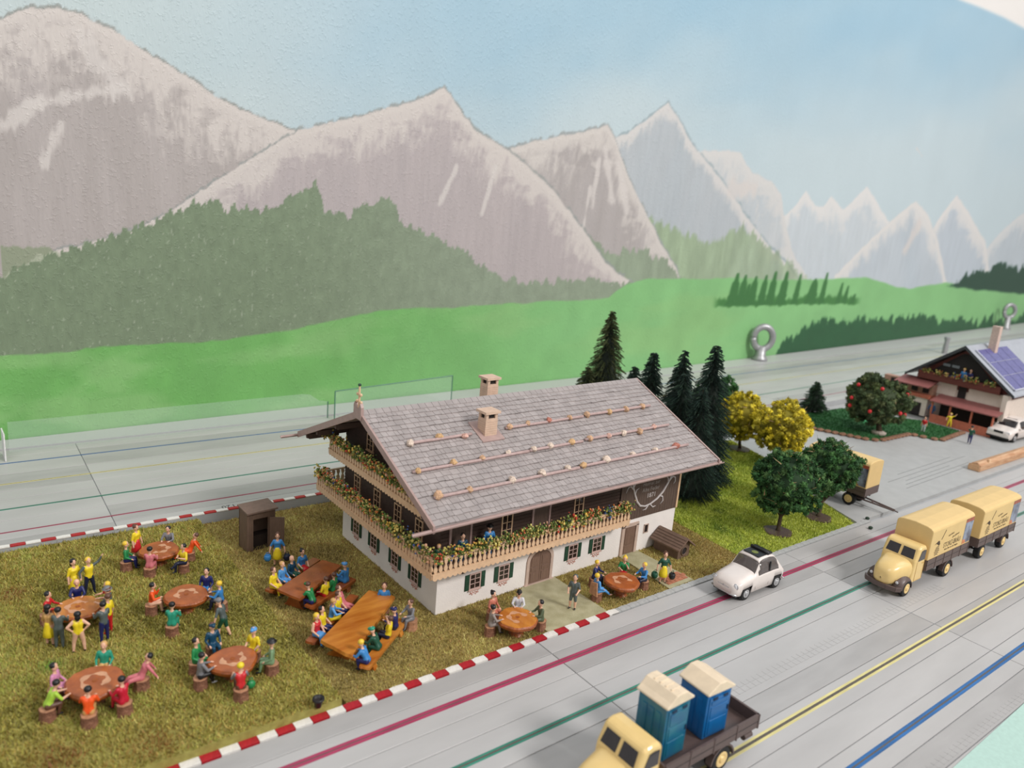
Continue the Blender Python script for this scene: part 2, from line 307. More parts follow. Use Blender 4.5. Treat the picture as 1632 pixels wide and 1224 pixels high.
def mural_wall():
    xs = [-70.]
    while xs[-1] < 330: xs.append(xs[-1]+(.6 if xs[-1] < -18 or xs[-1] > 215 else .088*(1+max(-.02, (xs[-1]+15)/90))**1.0*(1+(xs[-1]+15)/260)))
    xs = np.array(xs); ts = np.concatenate([np.linspace(0, 1.06, 320), np.linspace(1.08, 1.6, 12)])
    Xg, Tg = np.meshgrid(xs, ts, indexing='ij'); Hh = 33+.23*(np.maximum(Xg, -30)+14); Zg = Tg*Hh
    Cc = nlin(np.clip(paint(Xg, Zg), 0, 255))
    V = np.stack([Xg, YW(Xg), Zg], -1).reshape(-1, 3); a, b = Xg.shape
    i = np.arange((a-1)*(b-1)); r = (i//(b-1))*b+i % (b-1)
    F = np.stack([r, r+b, r+b+1, r+1], -1)
    m = matcol('mural_paint', .55); nt = m.node_tree; N = nt.nodes; Lk = nt.links
    tc = N.new('ShaderNodeTexCoord'); mp = N.new('ShaderNodeMapping'); mp.inputs['Scale'].default_value = (1.3, 1, .4)
    n = N.new('ShaderNodeTexNoise'); n.inputs['Scale'].default_value = 4.5; n.inputs['Detail'].default_value = 4
    n3 = N.new('ShaderNodeTexNoise'); n3.inputs['Scale'].default_value = 3.6; n3.inputs['Detail'].default_value = 2
    bp = N.new('ShaderNodeBump'); bp.inputs['Strength'].default_value = .26; bp.inputs['Distance'].default_value = .12
    ad = N.new('ShaderNodeMath'); ad.operation = 'ADD'
    rp = N.new('ShaderNodeMapRange'); rp.inputs['From Min'].default_value = .58; rp.inputs['From Max'].default_value = .66
    Lk.new(tc.outputs['Object'], mp.inputs[0]); Lk.new(mp.outputs[0], n.inputs['Vector']); Lk.new(tc.outputs['Object'], n3.inputs['Vector'])
    Lk.new(n3.outputs['Fac'], rp.inputs['Value']); Lk.new(n.outputs['Fac'], ad.inputs[0]); Lk.new(rp.outputs[0], ad.inputs[1])
    Lk.new(ad.outputs[0], bp.inputs['Height']); Lk.new(bp.outputs[0], N['Principled BSDF'].inputs['Normal'])
    npmesh('wall_back', V, None, m, col=Cc.reshape(-1, 3)*1.0, F4=F, kind='structure')
mural_wall()

# ---------------------------------------------------------------- base board (everything stands on it)
m_base = mat('grey_base_board', (168, 170, 172), .5, .06, .6, .1, 8)
MB().box(-70, 330, -60, 47, -2.0, -.3).build('floor', m_base, kind='structure')
m_track = mat('grey_track_paint', (180, 178, 177), .38, .07, .5, .12, 6, stretch=(.25, 1, 1))
m_track2 = mat('grey_track_paint_worn', (168, 166, 165), .4, .08, .9, .12, 6, stretch=(.25, 1, 1))
m_gap = mat('dark_joint', (60, 60, 62), .8)
LINES = {'pink': (mat('pink_line_paint', (164, 58, 92), .45, .2, 3, stretch=(.2, 2, 1)), 'crimson'), 'green': (mat('green_line_paint', (52, 130, 110), .45, .2, 3, stretch=(.2, 2, 1)), 'green'),
         'yellow': (mat('yellow_line_paint', (214, 203, 140), .45, .15, 3, stretch=(.2, 2, 1)), 'yellow'), 'blue': (mat('blue_line_paint', (38, 100, 160), .45, .25, 2, stretch=(.2, 2, 1)), 'blue')}
m_slot = mat('slot_groove', (92, 86, 80), .7)
def track(label, loc, rz, ys, xs, lines, z0, ztop, ladders=()):
    t = thing('track_deck', label, 'track', loc, rz)
    MB().box(xs[0], xs[-1], min(ys)+.02, max(ys)-.02, z0, ztop-.06).build('under_board', m_base, t)
    k = 0
    for i in range(len(ys)-1):
        for j in range(len(xs)-1):
            a, b = sorted((ys[i], ys[i+1])); g = .022
            MB().box(xs[j]+g, xs[j+1]-g, a+g, b-g, ztop-.06, ztop).build('track_board', m_track if (i*3+j) % 4 else m_track2, t, bevel=.012, seg=1)
    for (c, y, w, sw) in lines:
        mt, cn = LINES[c]
        MB().box(xs[0], xs[-1], y-w/2, y+w/2, ztop, ztop+.006).build('lane_line', mt, t, label=cn+' painted lane line')
        MB().box(xs[0], xs[-1], y-sw/2, y+sw/2, ztop+.004, ztop+.009).build('slot', m_slot, t)
    for (y0, y1, xa, xb) in ladders:
        mb = MB(); n = int((xb-xa)/.42)
        for i in range(n):
            x = xa+i*.42
            for yy in (y0, (y0+y1)/2):
                mb.box(x, x+.36, yy+.02, yy+.04, ztop-.01, ztop+.006)
                mb.box(x, x+.02, yy+.02, yy+(y1-y0)/2-.03, ztop-.01, ztop+.006)
        mb.build('scored_ladder', m_track2, t, kind='stuff')
    return t
ft = track('grey board track in front of the farmhouse with four coloured slot lines', (0, 0, 0), -.0215,
      [-4.66, -5.75, -7.55, -8.75, -10.75, -13.15, -14.5, -15.95, -17.5, -19.2, -20.45, -24, -40], [-60, 3.2, 24.4, 52, 95, 200],
      [('pink', -6.5, .36, .05), ('green', -9.85, .3, .09), ('yellow', -15.1, .38, .13), ('blue', -18.3, .34, .07)], -.3, 0.0,
      [(-12.75, -12.1, 8, 30), (-20.35, -19.9, 8, 26)])
MB().box(-58, 60, -40, -20.9, .012, .03).build('paper_sheet', mat('pale_mint_sheet', (176, 206, 196), .5, .05), None, label='pale mint green sheet along the near edge of the track', category='sheet').location = (0, 0, 0.0)
BTY = [16.15, 17.3, 20.0, 23.4, 24.8, 28.0, 31.6, 33.1]
BTL = [('pink', 18.25, .16, .04), ('green', 21.75, .2, .05), ('yellow', 26.1, .2, .06), ('blue', 30.2, .17, .04)]
bt = track('raised grey board track behind the lawns, left of the farmhouse ridge', (0, 0, 0), -.035, BTY, [-60, -12.2, 9.0], BTL, -.29, .6)
o9 = 9.0*.035
bt2 = track('raised grey board track running on behind the trees to the far right', (0, 0, 0), 0, [y-o9 for y in BTY], [10.2, 60, 130, 330], [(c, y-o9, w, s_) for c, y, w, s_ in BTL], -.29, .6)
MB().box(9.6, 10.25, 15.85, 32.78, .5, .585).build('joint_board', m_track2, bt2)
# far strip at the foot of the wall
MB().prism([(-70, 35.70), (9, 32.92), (330, 32.92)]+[(x, float(YW(x))-.12) for x in (330, 290, 250, 220, 190, 160, 130, 100, 80, 60)]+[(-70, 35.88)], -.29, .68, 'z').build('ledge_board', mat('ledge_grey', (186, 185, 186), .4, .05), None,
    label='plain grey ledge board running along the foot of the painted wall', category='board')
# kerbs
m_red = mat('kerb_red', (168, 30, 42), .45, .15, 8, .3, 14); m_wht = mat('kerb_white', (226, 222, 216), .5, .06, 8, .4, 14); m_kg = mat('kerb_grey', (172, 173, 172), .5, .1, 5, .3, 14)
def kerb(label, x0, x1, yf, z0, z1, cols, per=.735, w=.38, start=0):
    t = thing('kerb', label, 'kerb')
    x = x0; i = start; ms = []
    for v in range(3):
        pts = [(0, 0), (per-.02, 0), (per-.02, 1)]+[(per*(1-k/6)-.01, 1+.10*math.sin(math.pi*k/6)*random.uniform(.5, 1.4)) for k in range(1, 6)]+[(0, 1)]
        ms.append(pts)
    meshes = {}
    while x < x1:
        key = (i % len(cols), i % 3)
        if key not in meshes:
            mb = MB(); mb.prism([(a, (b*w-w/2)) for a, b in ms[i % 3]], z0, z1, 'z')
            meshes[key] = mb.mesh('kerb_stone', cols[i % len(cols)])
        link('kerb_stone', meshes[key], t, (x, yf(x), 0), math.atan(yf(1)-yf(0)))
        x += per; i += 1
    return t
kerb('red and white kerb between the lawns and the front track', -30.8, 8.3, lambda x: -4.44-.0215*x, -.29, .05, [m_red, m_wht], start=0)
kerb('plain grey kerb between the bright lawn and the front track', 8.35, 35, lambda x: -4.44-.0215*x, -.29, .04, [m_kg])
kerb('red and white kerb on the edge of the raised rear track', -30.2, 9, lambda x: 16.32-.035*x, .602, .66, [m_red, m_wht], w=.3)
tx = text_mesh('120', .62, mat('pencil_grey', (70, 70, 72), .7), 'painted_number', bt); tx.location = (-5.6, 16.78, .602); tx.rotation_euler = (0, 0, math.pi)

# ---------------------------------------------------------------- lawns
def inside(P, x, y):
    n = len(P); c = np.zeros(len(x), bool)
    for i in range(n):
        x0, y0 = P[i]; x1, y1 = P[(i+1) % n]
        if y0 == y1: continue
        c ^= ((y0 > y) != (y1 > y)) & (x < (x1-x0)*(y-y0)/(y1-y0)+x0)
    return c
def grass(parent, P, z, dens, h, pal, seed, holes=(), patch=None, w=.022, lay=.5):
    rs = np.random.RandomState(seed); P = np.array(P); lo = P.min(0); hi = P.max(0)
    n = int(dens*(hi-lo).prod()); x = rs.uniform(lo[0], hi[0], n); y = rs.uniform(lo[1], hi[1], n)
    k = inside(P, x, y)
    for Hh in holes: k &= ~inside(np.array(Hh), x, y)
    x = x[k]; y = y[k]; n = len(x); a = rs.uniform(0, 6.283, n); hh = h*rs.uniform(.5, 1.15, n); ww = w*rs.uniform(.7, 1.3, n); ln = rs.uniform(.1, lay, n)*2*hh; d = rs.uniform(0, 6.283, n)
    B = np.stack([x, y, np.full(n, z)], 1); s = np.stack([np.cos(a), np.sin(a), a*0], 1)*ww[:, None]
    top = B+np.stack([np.cos(d)*ln, np.sin(d)*ln, hh], 1)
    V = np.stack([B-s, B+s, top], 1).reshape(-1, 3); F = np.arange(3*n).reshape(-1, 3)
    pal = nlin(np.array(pal)); t = fbm(x*.55, y*.55, seed)+.25*(fbm(x*2.2, y*2.2, seed+1)-.5)+rs.normal(0, .13, n)
    t = np.clip((t-.25)/.5, 0, .999)*(len(pal)-1); i = t.astype(int); f = (t-i)[:, None]
    c = pal[i]*(1-f)+pal[i+1]*f; c = c*rs.uniform(.72, 1.25, n)[:, None]
    if patch is not None:
        for (px, py, pr, pc) in patch:
            q_ = np.exp(-((x-px)**2+(y-py)**2)/pr**2)*rs.uniform(.3, 1.2, n); q_ = np.clip(q_, 0, 1)[:, None]; c = c*(1-q_)+nlin(pc)*q_
    return npmesh('grass', V, F, matcol('grass_fibre', .6), parent, col=np.repeat(c, 3, 0), kind='stuff')
def board(label, P, z0, z1, ground, edge, grassargs):
    t = thing('lawn', label, 'lawn')
    MB().prism(P, z0, z1, 'z').build('turf_board', [ground], t)
    grass(t, P, z1, *grassargs[0], **grassargs[1]); return t
m_soil = mat('turf_ground_olive', (136, 126, 62), .9, .3, 3.5, .5, 30, c2=(160, 152, 80))
m_soil2 = mat('turf_ground_brown', (134, 116, 64), .9, .3, 3.5, .5, 30, c2=(158, 140, 80))
m_soil3 = mat('turf_ground_bright', (140, 152, 56), .9, .3, 3.5, .5, 30, c2=(166, 176, 72))
P_LEFT = [(-30, -3.6), (-7.32, -4.09), (-7.1, 16.35), (-30, 17.1)]
board('bright mossy lawn board with five round tables on the left', P_LEFT, -.28, .4, m_soil, None,
      ((260, .17, [(112, 104, 36), (152, 146, 60), (182, 176, 84), (160, 124, 60), (196, 184, 100), (160, 164, 74)], 11), dict(patch=[(-17.5, 11.6, .7, (128, 66, 34)), (-17.5, -2.0, 1.2, (130, 74, 36)), (-14.5, -3.0, 1.0, (140, 90, 44)), (-16.8, 4.2, .5, (84, 150, 50))], w=.026)))
PATH1 = [(5.9, -.02), (8.3, -.02), (8.3, -4.42), (4.1, -4.32), (4.3, -1.2)]
PATH2 = [(13.75, -.02), (15.45, -.02), (15.6, -4.5), (13.4, -4.5)]
P_MID = [(-7.05, -4.1), (21.0, -4.70), (21.43, 1.59), (24.5, 15.75), (9.0, 15.78), (-7.0, 16.3)]
board('brownish worn lawn board around the farmhouse', P_MID, -.28, .0, m_soil2, None,
      ((250, .13, [(122, 106, 54), (158, 142, 72), (184, 170, 92), (168, 126, 74), (190, 182, 102), (212, 202, 120)], 12),
       dict(holes=[PATH1, PATH2, [(.1, .1), (18.7, .1), (18.7, 10.7), (.1, 10.7)]], patch=[(19.6, -2.5, 1.6, (150, 116, 56)), (17.9, -1.5, 1.5, (150, 150, 66)), (6, -3, 2, (120, 122, 54))], w=.022)))
P_RIGHT = [(21.05, -4.70), (33.9, -4.97), (36.29, -0.14), (40.52, 5.56), (42.43, 12.42), (33, 15.0), (24.6, 15.6), (21.48, 1.59)]
board('bright yellow-green lawn board under the leafy trees', P_RIGHT, -.28, .0, m_soil3, None,
      ((210, .16, [(120, 142, 36), (156, 174, 56), (188, 200, 76), (152, 158, 58), (206, 214, 92)], 13), dict(patch=[(23.5, -.6, .5, (60, 90, 30)), (26, 1.6, .5, (60, 92, 30)), (24.2, 3.4, .45, (52, 84, 36)), (29, -1.2, .5, (66, 96, 34))], w=.03)))
m_path = mat('beige_paving', (158, 152, 118), .85, .1, 1.6, .4, 12, c2=(178, 172, 140))
def path(P, lab):
    t = MB().prism(P, -.01, .07, 'z').build('path', m_path, None, label=lab, category='path'); return t
pp = path(PATH1, 'pale stained concrete path from the double door down to the kerb')
pp = path(PATH2, 'pale concrete path from the plain brown door with a brick-red end')
m_brk = mat('brick_paving', (176, 112, 84), .8, .2, 5, .3, 20)
for i in range(5):
    for j in range(3):
        MB().box(13.7+i*.36+.18*(j % 2), 14.03+i*.36+.18*(j % 2), -4.2+j*.3, -3.94+j*.3, .07, .1).build('brick', m_brk, pp)
# ---------------------------------------------------------------- farmhouse
L, W, EH, RH, EO, OL, OR = 18.8, 10.8, 6.37, 9.84, 2.27, 2.0, .7
SL = (RH-EH)/(W/2+EO)
m_white = mat('white_render', (240, 233, 228), .8, .03, 1.2, .25, 12)
m_dark = mat('dark_brown_boards', (70, 52, 44), .7, .22, 3, .3, 20, stretch=(.3, 1, 3))
m_dark2 = mat('dark_brown_panel', (92, 74, 64), .7, .18, 4, .3, 20, stretch=(4, 4, .4))
m_tan = mat('tan_plastic_wood', (222, 186, 150), .5, .08, 3, .1, 20)
m_mauve = mat('mauve_brown_plastic', (168, 142, 136), .45, .08, 3, .1, 20)
m_roof = mat('taupe_shingle', (158, 149, 147), .6, .10, 1.5, .3, 30)
m_roof2 = mat('taupe_shingle_pale', (166, 157, 155), .6, .10, 1.5, .3, 30)
m_door = mat('brown_door', (122, 96, 82), .55, .12, 4, .2, 20, stretch=(3, 3, .5))
m_frame = mat('stone_frame', (196, 172, 158), .6, .06, 3)
m_pink = mat('pink_window_frame', (206, 176, 166), .6, .06, 3)
m_shut = mat('dark_green_shutter', (38, 72, 54), .5, .15, 5)
m_glass = mat('dark_window_glass', (46, 36, 34), .12, .3, 1.5, coat=.4)
m_scr = mat('russet_scroll', (186, 112, 86), .7, .2, 9)
m_beam = mat('rafter_brown', (84, 66, 58), .7, .15, 4)
house = thing('farmhouse', 'large alpine farmhouse with white ground floor, dark timber upper floors and taupe shingle roof', 'house')
def roofz(y): return EH+SL*(y+EO) if y < W/2 else EH+SL*(W-y+EO)
ZW = 2.62
mb = MB(); mb.box(0, L, 0, W, 0, ZW)
mb.build('ground_floor_wall', m_white, house)
mb = MB(); mb.prism([(.06, ZW), (W-.06, ZW), (W-.06, roofz(0)-.25), (W/2, RH-.25), (.06, roofz(0)-.25)], .06, L-.06, 'x'); mb.build('upper_wall', m_dark, house)
# lapped boards on gable and front
mb = MB(); z = ZW+.02
while z < RH-.5:
    y0 = .0 if z < roofz(0)-.25 else (z+.25-EH)/SL-EO
    y0 = max(.0, y0)+.02
    if W-2*y0 > .4: mb.prism([(0, 0), (-.05, 0), (-.015, .2), (0, .2)], y0, W-y0, 'y', T=Matrix.Translation((.06, 0, z)))
    z += .215
mb.build('gable_siding', m_dark, house, kind='stuff')
mb = MB(); z = ZW+.02
while z < 6.6:
    mb.box(.02, 13.2, 0, .06, z, z+.185); z += .215
mb.build('front_siding', m_dark, house, kind='stuff')
# painted panel with vertical boards at the right front
for i in range(23):
    x = 13.25+i*.2415
    MB().box(x+.006, x+.2355, -.05, .06, 2.42, 6.9).build('panel_board', m_dark2, house)
MB().box(18.7, 18.86, -.09, .06, 2.42, 6.9).build('corner_post', m_tan, house)
m_ant = mat('pale_grey_paint', (198, 190, 188), .6, .08, 6)
mb = MB()
def sw(pts, r): mb.tube([(x, -.065, z) for x, z in pts], r, 6)
sw([(14.15, 5.2), (14.25, 4.7), (14.45, 4.2), (14.75, 3.6), (15.1, 3.25), (15.6, 3.12), (16.1, 3.2), (16.7, 3.45), (17.2, 3.85), (17.6, 4.4), (17.9, 4.9), (18.15, 5.4)], [.03, .05, .07, .085, .08, .06, .06, .075, .08, .07, .05, .03])
sw([(14.25, 4.5), (14.05, 4.75), (13.8, 4.7), (13.65, 4.35)], [.04, .05, .04, .02]); sw([(14.3, 4.65), (14.45, 4.9), (14.7, 4.95)], [.05, .04, .015]); sw([(14.5, 4.1), (14.6, 4.4), (14.85, 4.5)], [.05, .04, .015])
sw([(17.6, 4.4), (17.55, 4.7), (17.35, 4.85)], [.05, .03, .015]); sw([(17.7, 4.5), (18.0, 4.75), (18.25, 4.65), (18.3, 4.35), (18.15, 4.2)], [.05, .05, .05, .04, .02]); sw([(17.9, 5.0), (17.75, 5.2), (17.6, 5.2)], [.04, .03, .015])
sw([(16.9, 3.6), (17.2, 3.5), (17.3, 3.2), (17.05, 2.98)], [.04, .06, .05, .02]); sw([(15.9, 3.15), (15.7, 2.9), (15.4, 2.88)], [.05, .04, .015]); sw([(16.1, 3.15), (16.35, 2.92), (16.65, 2.95)], [.05, .05, .02])
mb.build('painted_antlers', m_ant, house, label='pale grey painted antler scroll', smooth=True)
for s_, z, x, sz in (('der Runde', 5.0, 16.05, .36), ('Heimat zur', 4.63, 16.0, .36), ('Alte Feder', 4.24, 16.0, .38), ('1871', 3.8, 16.1, .44)):
    t = text_mesh(s_, sz, m_ant if s_ == '1871' else mat('faded_lettering', (150, 140, 134), .7), 'lettering', house); t.location = (x, -.055, z); t.rotation_euler = (math.pi/2, 0, 0)
def win_f(x, z, w, h, shutters=True, parent=house, scroll=True):
    """window on the front wall (y=0)"""
    mb = MB(); f = .07; y = -.05
    for (a, b, c, d) in ((x-w/2-f, x+w/2+f, z-h/2-f, z-h/2), (x-w/2-f, x+w/2+f, z+h/2, z+h/2+f), (x-w/2-f, x-w/2, z-h/2, z+h/2), (x+w/2, x+w/2+f, z-h/2, z+h/2)): mb.box(a, b, y, .03, c, d)
    mb.box(x-w/2-f-.04, x+w/2+f+.04, y-.05, .03, z-h/2-f-.05, z-h/2-f)
    o = mb.build('window_frame', m_pink if shutters else m_tan, parent)
    mb = MB()
    for k in ((0,) if w < .75 else (0,)): mb.box(x-.02, x+.02, y+.01, .02, z-h/2, z+h/2)
    for k in (-1, 1): mb.box(x-w/2, x+w/2, y+.01, .02, z+k*h/6-.015, z+k*h/6+.015)
    mb.build('glazing_bar', m_pink if shutters else m_tan, o)
    MB().box(x-w/2, x+w/2, -.02, .0, z-h/2, z+h/2).build('pane', m_glass, o)
    if shutters:
        for k in (-1, 1):
            xx = x+k*(w/2+f+.15); mb = MB(); mb.box(xx-.13, xx+.13, -.05, .0, z-h/2-.05, z+h/2+.05)
            for q_ in range(7): mb.box(xx-.1, xx+.1, -.065, -.045, z-h/2+q_*h/7+.02, z-h/2+q_*h/7+.06)
            mb.build('shutter', m_shut, parent)
        scroll_f(x, z-h/2-.32, w)
def scroll_f(x, z, w, T=None):
    mb = MB()
    for k in (-1, 1):
        pts = [(x+k*(.02+.5*w*t_), -.006, z+.07*math.sin(9*t_)+.10*t_) for t_ in [i/9 for i in range(10)]]; mb.tube(pts, .018, 4)
        pts = [(x+k*(.05+.42*w*t_), -.006, z-.08+.06*math.cos(11*t_)+.12*t_) for t_ in [i/9 for i in range(10)]]; mb.tube(pts, .016, 4)
    mb.box(x-w/2, x+w/2, -.012, 0, z+.13, z+.16)
    if T is not None: mb.v = [tuple(T @ Vector(p)) for p in mb.v]
    mb.build('painted_scroll', m_scr, house)
for x, z in (((2.44, 1.36)), (4.4, 1.36), (9.62, 1.36), (11.62, 1.36)): win_f(x, z, .62, .82)
for x in (4.33, 9.7): win_f(x, 4.15, .62, 1.3, False)
# gable windows: built on the front plane then turned onto x=0
def win_g(y, z, w, h, shutters, doorlike=False):
    T = Matrix(((0, 1, 0, 0), (-1, 0, 0, y), (0, 0, 1, 0), (0, 0, 0, 1)))
    n0 = set(o.name for o in house.children)
    a = len(house.children); before = list(house.children)
    win_f(0, z, w, h, shutters)
    for o in house.children:
        if o.name in n0: continue
        o.data.transform(T)
        for c in o.children: c.data.transform(T)
for y in (8.95, 6.75, 4.3, 2.15): win_g(y, 1.34, .62, .82, True)
for y in (9.05, 4.25, 2.0): win_g(y, 4.1, .6, .95, False)
win_g(6.6, 4.1, .6, .95, False); win_g(7.66, 7.15, .62, .85, False); win_g(3.4, 7.15, .62, .85, False)
# arched double door
def arch(x, w, z1, r=None, n=10): return [(x-w/2, 0), (x+w/2, 0)]+[(x+w/2*math.cos(a), z1+w/2*.75*math.sin(a)) for a in [math.pi*i/n for i in range(n+1)]]
mb = MB(); o_ = arch(7.05, 2.0, 1.55); i_ = arch(7.05, 1.6, 1.5)
n = len(o_); vs = [(p[0], -.07, p[1]) for p in o_]+[(p[0], -.07, p[1]) for p in i_]+[(p[0], .0, p[1]) for p in o_]+[(p[0], .0, p[1]) for p in i_]
fs = []
for k in range(1, n):
    k2 = (k+1) % n; fs += [(k, k2, n+k2, n+k), (k2, k, 2*n+k, 2*n+k2), (n+k, n+k2, 3*n+k2, 3*n+k)]
mb.add(vs, [f[::-1] for f in fs]); mb.box(5.95, 8.15, -.14, 0, 0, .1)
dd = mb.build('door_surround', m_frame, house)
for k in (-1, 1):
    x0, x1 = (6.27, 7.04) if k < 0 else (7.06, 7.83)
    pts = [(x0, .1), (x1, .1)]; c = 7.05
    for i in range(7):
        x = x1+(x0-x1)*i/6; pts.append((x, 1.5+.6*math.sqrt(max(0, 1-((x-c)/.8)**2))))
    o = MB().prism(pts, -.03, 0, 'y').build('door_leaf', m_door, house)
    for (za, zb) in ((.2, .75), (.85, 1.1), (1.2, 1.75)): MB().box(x0+.13, x1-.13, -.055, -.025, za, zb).build('door_panel', m_door, o, bevel=.015)
MB().box(6.4, 6.9, -.2, -.0, -.0, .06).build('door_step', m_frame, house)
# plain door
mb = MB()
for b in ((13.75, 13.98, 0, 2.0), (15.02, 15.25, 0, 2.0), (13.75, 15.25, 1.95, 2.15)): mb.box(b[0], b[1], -.09, 0, b[2], b[3])
mb.build('door_surround', m_frame, house); o = MB().box(13.98, 15.02, -.03, 0, .02, 1.95).build('door_leaf', m_door, house)
for a, b in ((.15, .65), (.75, 1.85)): MB().box(14.12, 14.88, -.05, -.025, a, b).build('door_panel', m_door, o, bevel=.015)
# little window
mb = MB()
for b in ((15.83, 15.9, 1.2, 1.76), (16.2, 16.27, 1.2, 1.76), (15.83, 16.27, 1.16, 1.22), (15.83, 16.27, 1.72, 1.78)): mb.box(b[0], b[1], -.04, 0, b[2], b[3])
o = mb.build('window_frame', m_frame, house); MB().box(15.9, 16.2, -.02, .01, 1.2, 1.75).build('pane', m_glass, o)
# balcony doors with posts
for xa, xb in ((.6, 1.9), (6.15, 7.4)):
    o = MB().box(xa, xb, -.03, .0, 2.95, 5.3).build('balcony_door', m_dark2, house)
    for x in (xa, xb): MB().box(x-.06, x+.06, -.08, 0, 2.9, 5.9).build('door_post', m_mauve, house)
# ---- balconies
def baluster_mesh():
    pr = [(0, .045), (.08, .05), (.14, .10), (.24, .115), (.34, .085), (.44, .045), (.52, .075), (.6, .10), (.70, .11), (.76, .05), (.8, .05)]
    pts = [(w, z) for z, w in pr]+[(-w, z) for z, w in pr[::-1]]
    return MB().prism(pts, -.035, .035, 'y').mesh('baluster', m_tan)
bal_me = baluster_mesh()
def fascia(n, per, h=.34):
    """scalloped lower board, length n*per, from (0,0)"""
    pts = [(0, h), (0, .1)]
    for i in range(n):
        for k in range(1, 5): pts.append((i*per+per*k/4, .1-.10*math.sin(math.pi*k/4)))
    pts += [(n*per, h)]
    mb = MB()
    # strips instead of one concave polygon
    q_ = pts[1:-1]
    for i in range(len(q_)-1): mb.prism([(q_[i][0], q_[i][1]), (q_[i+1][0], q_[i+1][1]), (q_[i+1][0], h), (q_[i][0], h)], -.045, .0, 'y')
    return mb
def balcony(name, segs, z, per=.3, floor=None):
    b = MB(); 
    for (x0, x1, y0, y1) in floor: b.box(x0, x1, y0, y1, z+.08, z+.2)
    B = b.build(name, m_mauve, house)
    for (p0, p1) in segs:
        p0 = Vector((*p0, 0)); p1 = Vector((*p1, 0)); d = p1-p0; n = int(round(d.length/per)); a = math.atan2(d.y, d.x)
        Tm = Matrix.Translation((p0.x, p0.y, z)) @ Matrix.Rotation(a, 4, 'Z')
        f = fascia(n, d.length/n); f.v = [tuple(Tm @ Vector(p)) for p in f.v]; f.build('scalloped_fascia', m_tan, B)
        for zz, hh, ww in ((.34, .07, .13), (1.12, .08, .16)):
            r = MB(); r.box(-.02, d.length+.02, -ww/2, ww/2, zz, zz+hh, T=Tm); r.build('rail', m_tan, B)
        for i in range(n):
            o = link('baluster', bal_me, B, (p0+d*((i+.5)/n)).to_tuple()[:2]+(z+.36,), a); o.scale = (1, 1, .98)
    return B
ZB = 2.68
balcony('front_balcony', [((-1.0, -1.0), (13.2, -1.0)), ((13.2, -1.0), (13.2, -.05))], ZB, floor=[(-1, 13.2, -1, -.01)])
balcony('gable_balcony', [((-1.0, 12.5), (-1.0, -1.0)), ((0.9, 12.5), (-1.0, 12.5))], ZB, floor=[(-1, -.01, -1, 12.5)])
balcony('upper_gable_balcony', [((-1.0, 10.9), (-1.0, .15))], 5.56, floor=[(-1, -.01, .15, 10.9)])
# brackets under the balconies
for x in (1.0, 4.0, 7.0, 10.0, 13.0): MB().prism([(0, ZB), (-.9, ZB), (-.9, ZB-.12), (0, ZB-.5)], x-.07, x+.07, 'x').build('bracket', m_beam, house)
for y in (.6, 3.2, 5.8, 8.4, 10.5): MB().prism([(0, ZB), (-.9, ZB), (-.9, ZB-.12), (0, ZB-.5)], y-.07, y+.07, 'y').build('bracket', m_beam, house)
# ---- roof
X0, X1 = -OL, L+OR
ang = math.atan(SL); slen = (W/2+EO)/math.cos(ang)
for side in (0, 1):
    pts = [(-EO, EH-.02), (W/2, RH-.02), (W/2, RH-.22), (-EO, EH-.2)]
    if side: pts = [(W-y, z) for y, z in pts]
    MB().prism(pts, X0, X1, 'x').build('roof_slab', m_roof, house)
def rp(x, s_, off=0.):  # point on the front roof slope, s_ from the eave up
    return (x, -EO+s_*math.cos(ang)-off*math.sin(ang), EH+s_*math.sin(ang)+off*math.cos(ang))
rowh = .37; nrow = int(slen/rowh); shs = []
for r in range(nrow):
    x = X0+.05
    jog = random.uniform(-.03, .03)
    while x < X1-.06:
        w = random.choice((.22, .28, .33, .4, .5)); w = min(w, X1-.05-x)
        shs.append((r, x, w, r*rowh+random.uniform(-.035, .02)+jog+.02*math.sin(x*1.1+r*2))); x += w+.018
def shingle(mb, s_, x, w, side=0, m=0):
    l = rowh*1.12; c = math.cos(ang); s2 = math.sin(ang)
    vs = []
    for (xx, ss, oo) in ((x, s_, .0), (x+w, s_, .0), (x+w, s_+l, -.02), (x, s_+l, -.02), (x, s_, .065), (x+w, s_, .065), (x+w, s_+l, .012), (x, s_+l, .012)):
        p = rp(xx, ss, oo); vs.append(p if not side else (p[0], W-p[1], p[2]))
    fs = [(3, 2, 1, 0), (4, 5, 6, 7), (0, 1, 5, 4), (1, 2, 6, 5), (2, 3, 7, 6), (3, 0, 4, 7)]
    mb.add(vs, fs if not side else [f[::-1] for f in fs], m)
cx, cy, cz = CAMP
shs.sort(key=lambda t: (t[1]-cx)**2+(rp(t[1], t[3])[1]-cy)**2+(rp(t[1], t[3])[2]-cz)**2-8*t[2])
for k, (r, x, w, s_) in enumerate(shs[:298]):
    m1 = MB(); shingle(m1, s_, x, w); m1.build('shingle', random.choice((m_roof, m_roof, m_roof2)), house)
m1 = MB()
for (r, x, w, s_) in shs[298:]: shingle(m1, s_, x, w, 0, random.choice((0, 0, 1)))
m1.build('shingle_rows', [m_roof, m_roof2], house, kind='stuff')
m1 = MB()
for r in range(nrow):
    x = X0+.05
    while x < X1-.06:
        w = min(random.choice((.3, .4, .5, .6)), X1-.05-x); shingle(m1, r*rowh, x, w, 1); x += w+.018
m1.build('rear_shingle_rows', m_roof, house, kind='stuff')
# ridge caps
x = X0
while x < X1-.1:
    MB().prism([(-.32, -.13), (0, .03), (.32, -.13), (.32, -.07), (0, .10), (-.32, -.07)], x, min(x+.43, X1), 'x', T=Matrix.Translation((0, W/2, RH))).build('ridge_tile', m_roof, house); x += .45
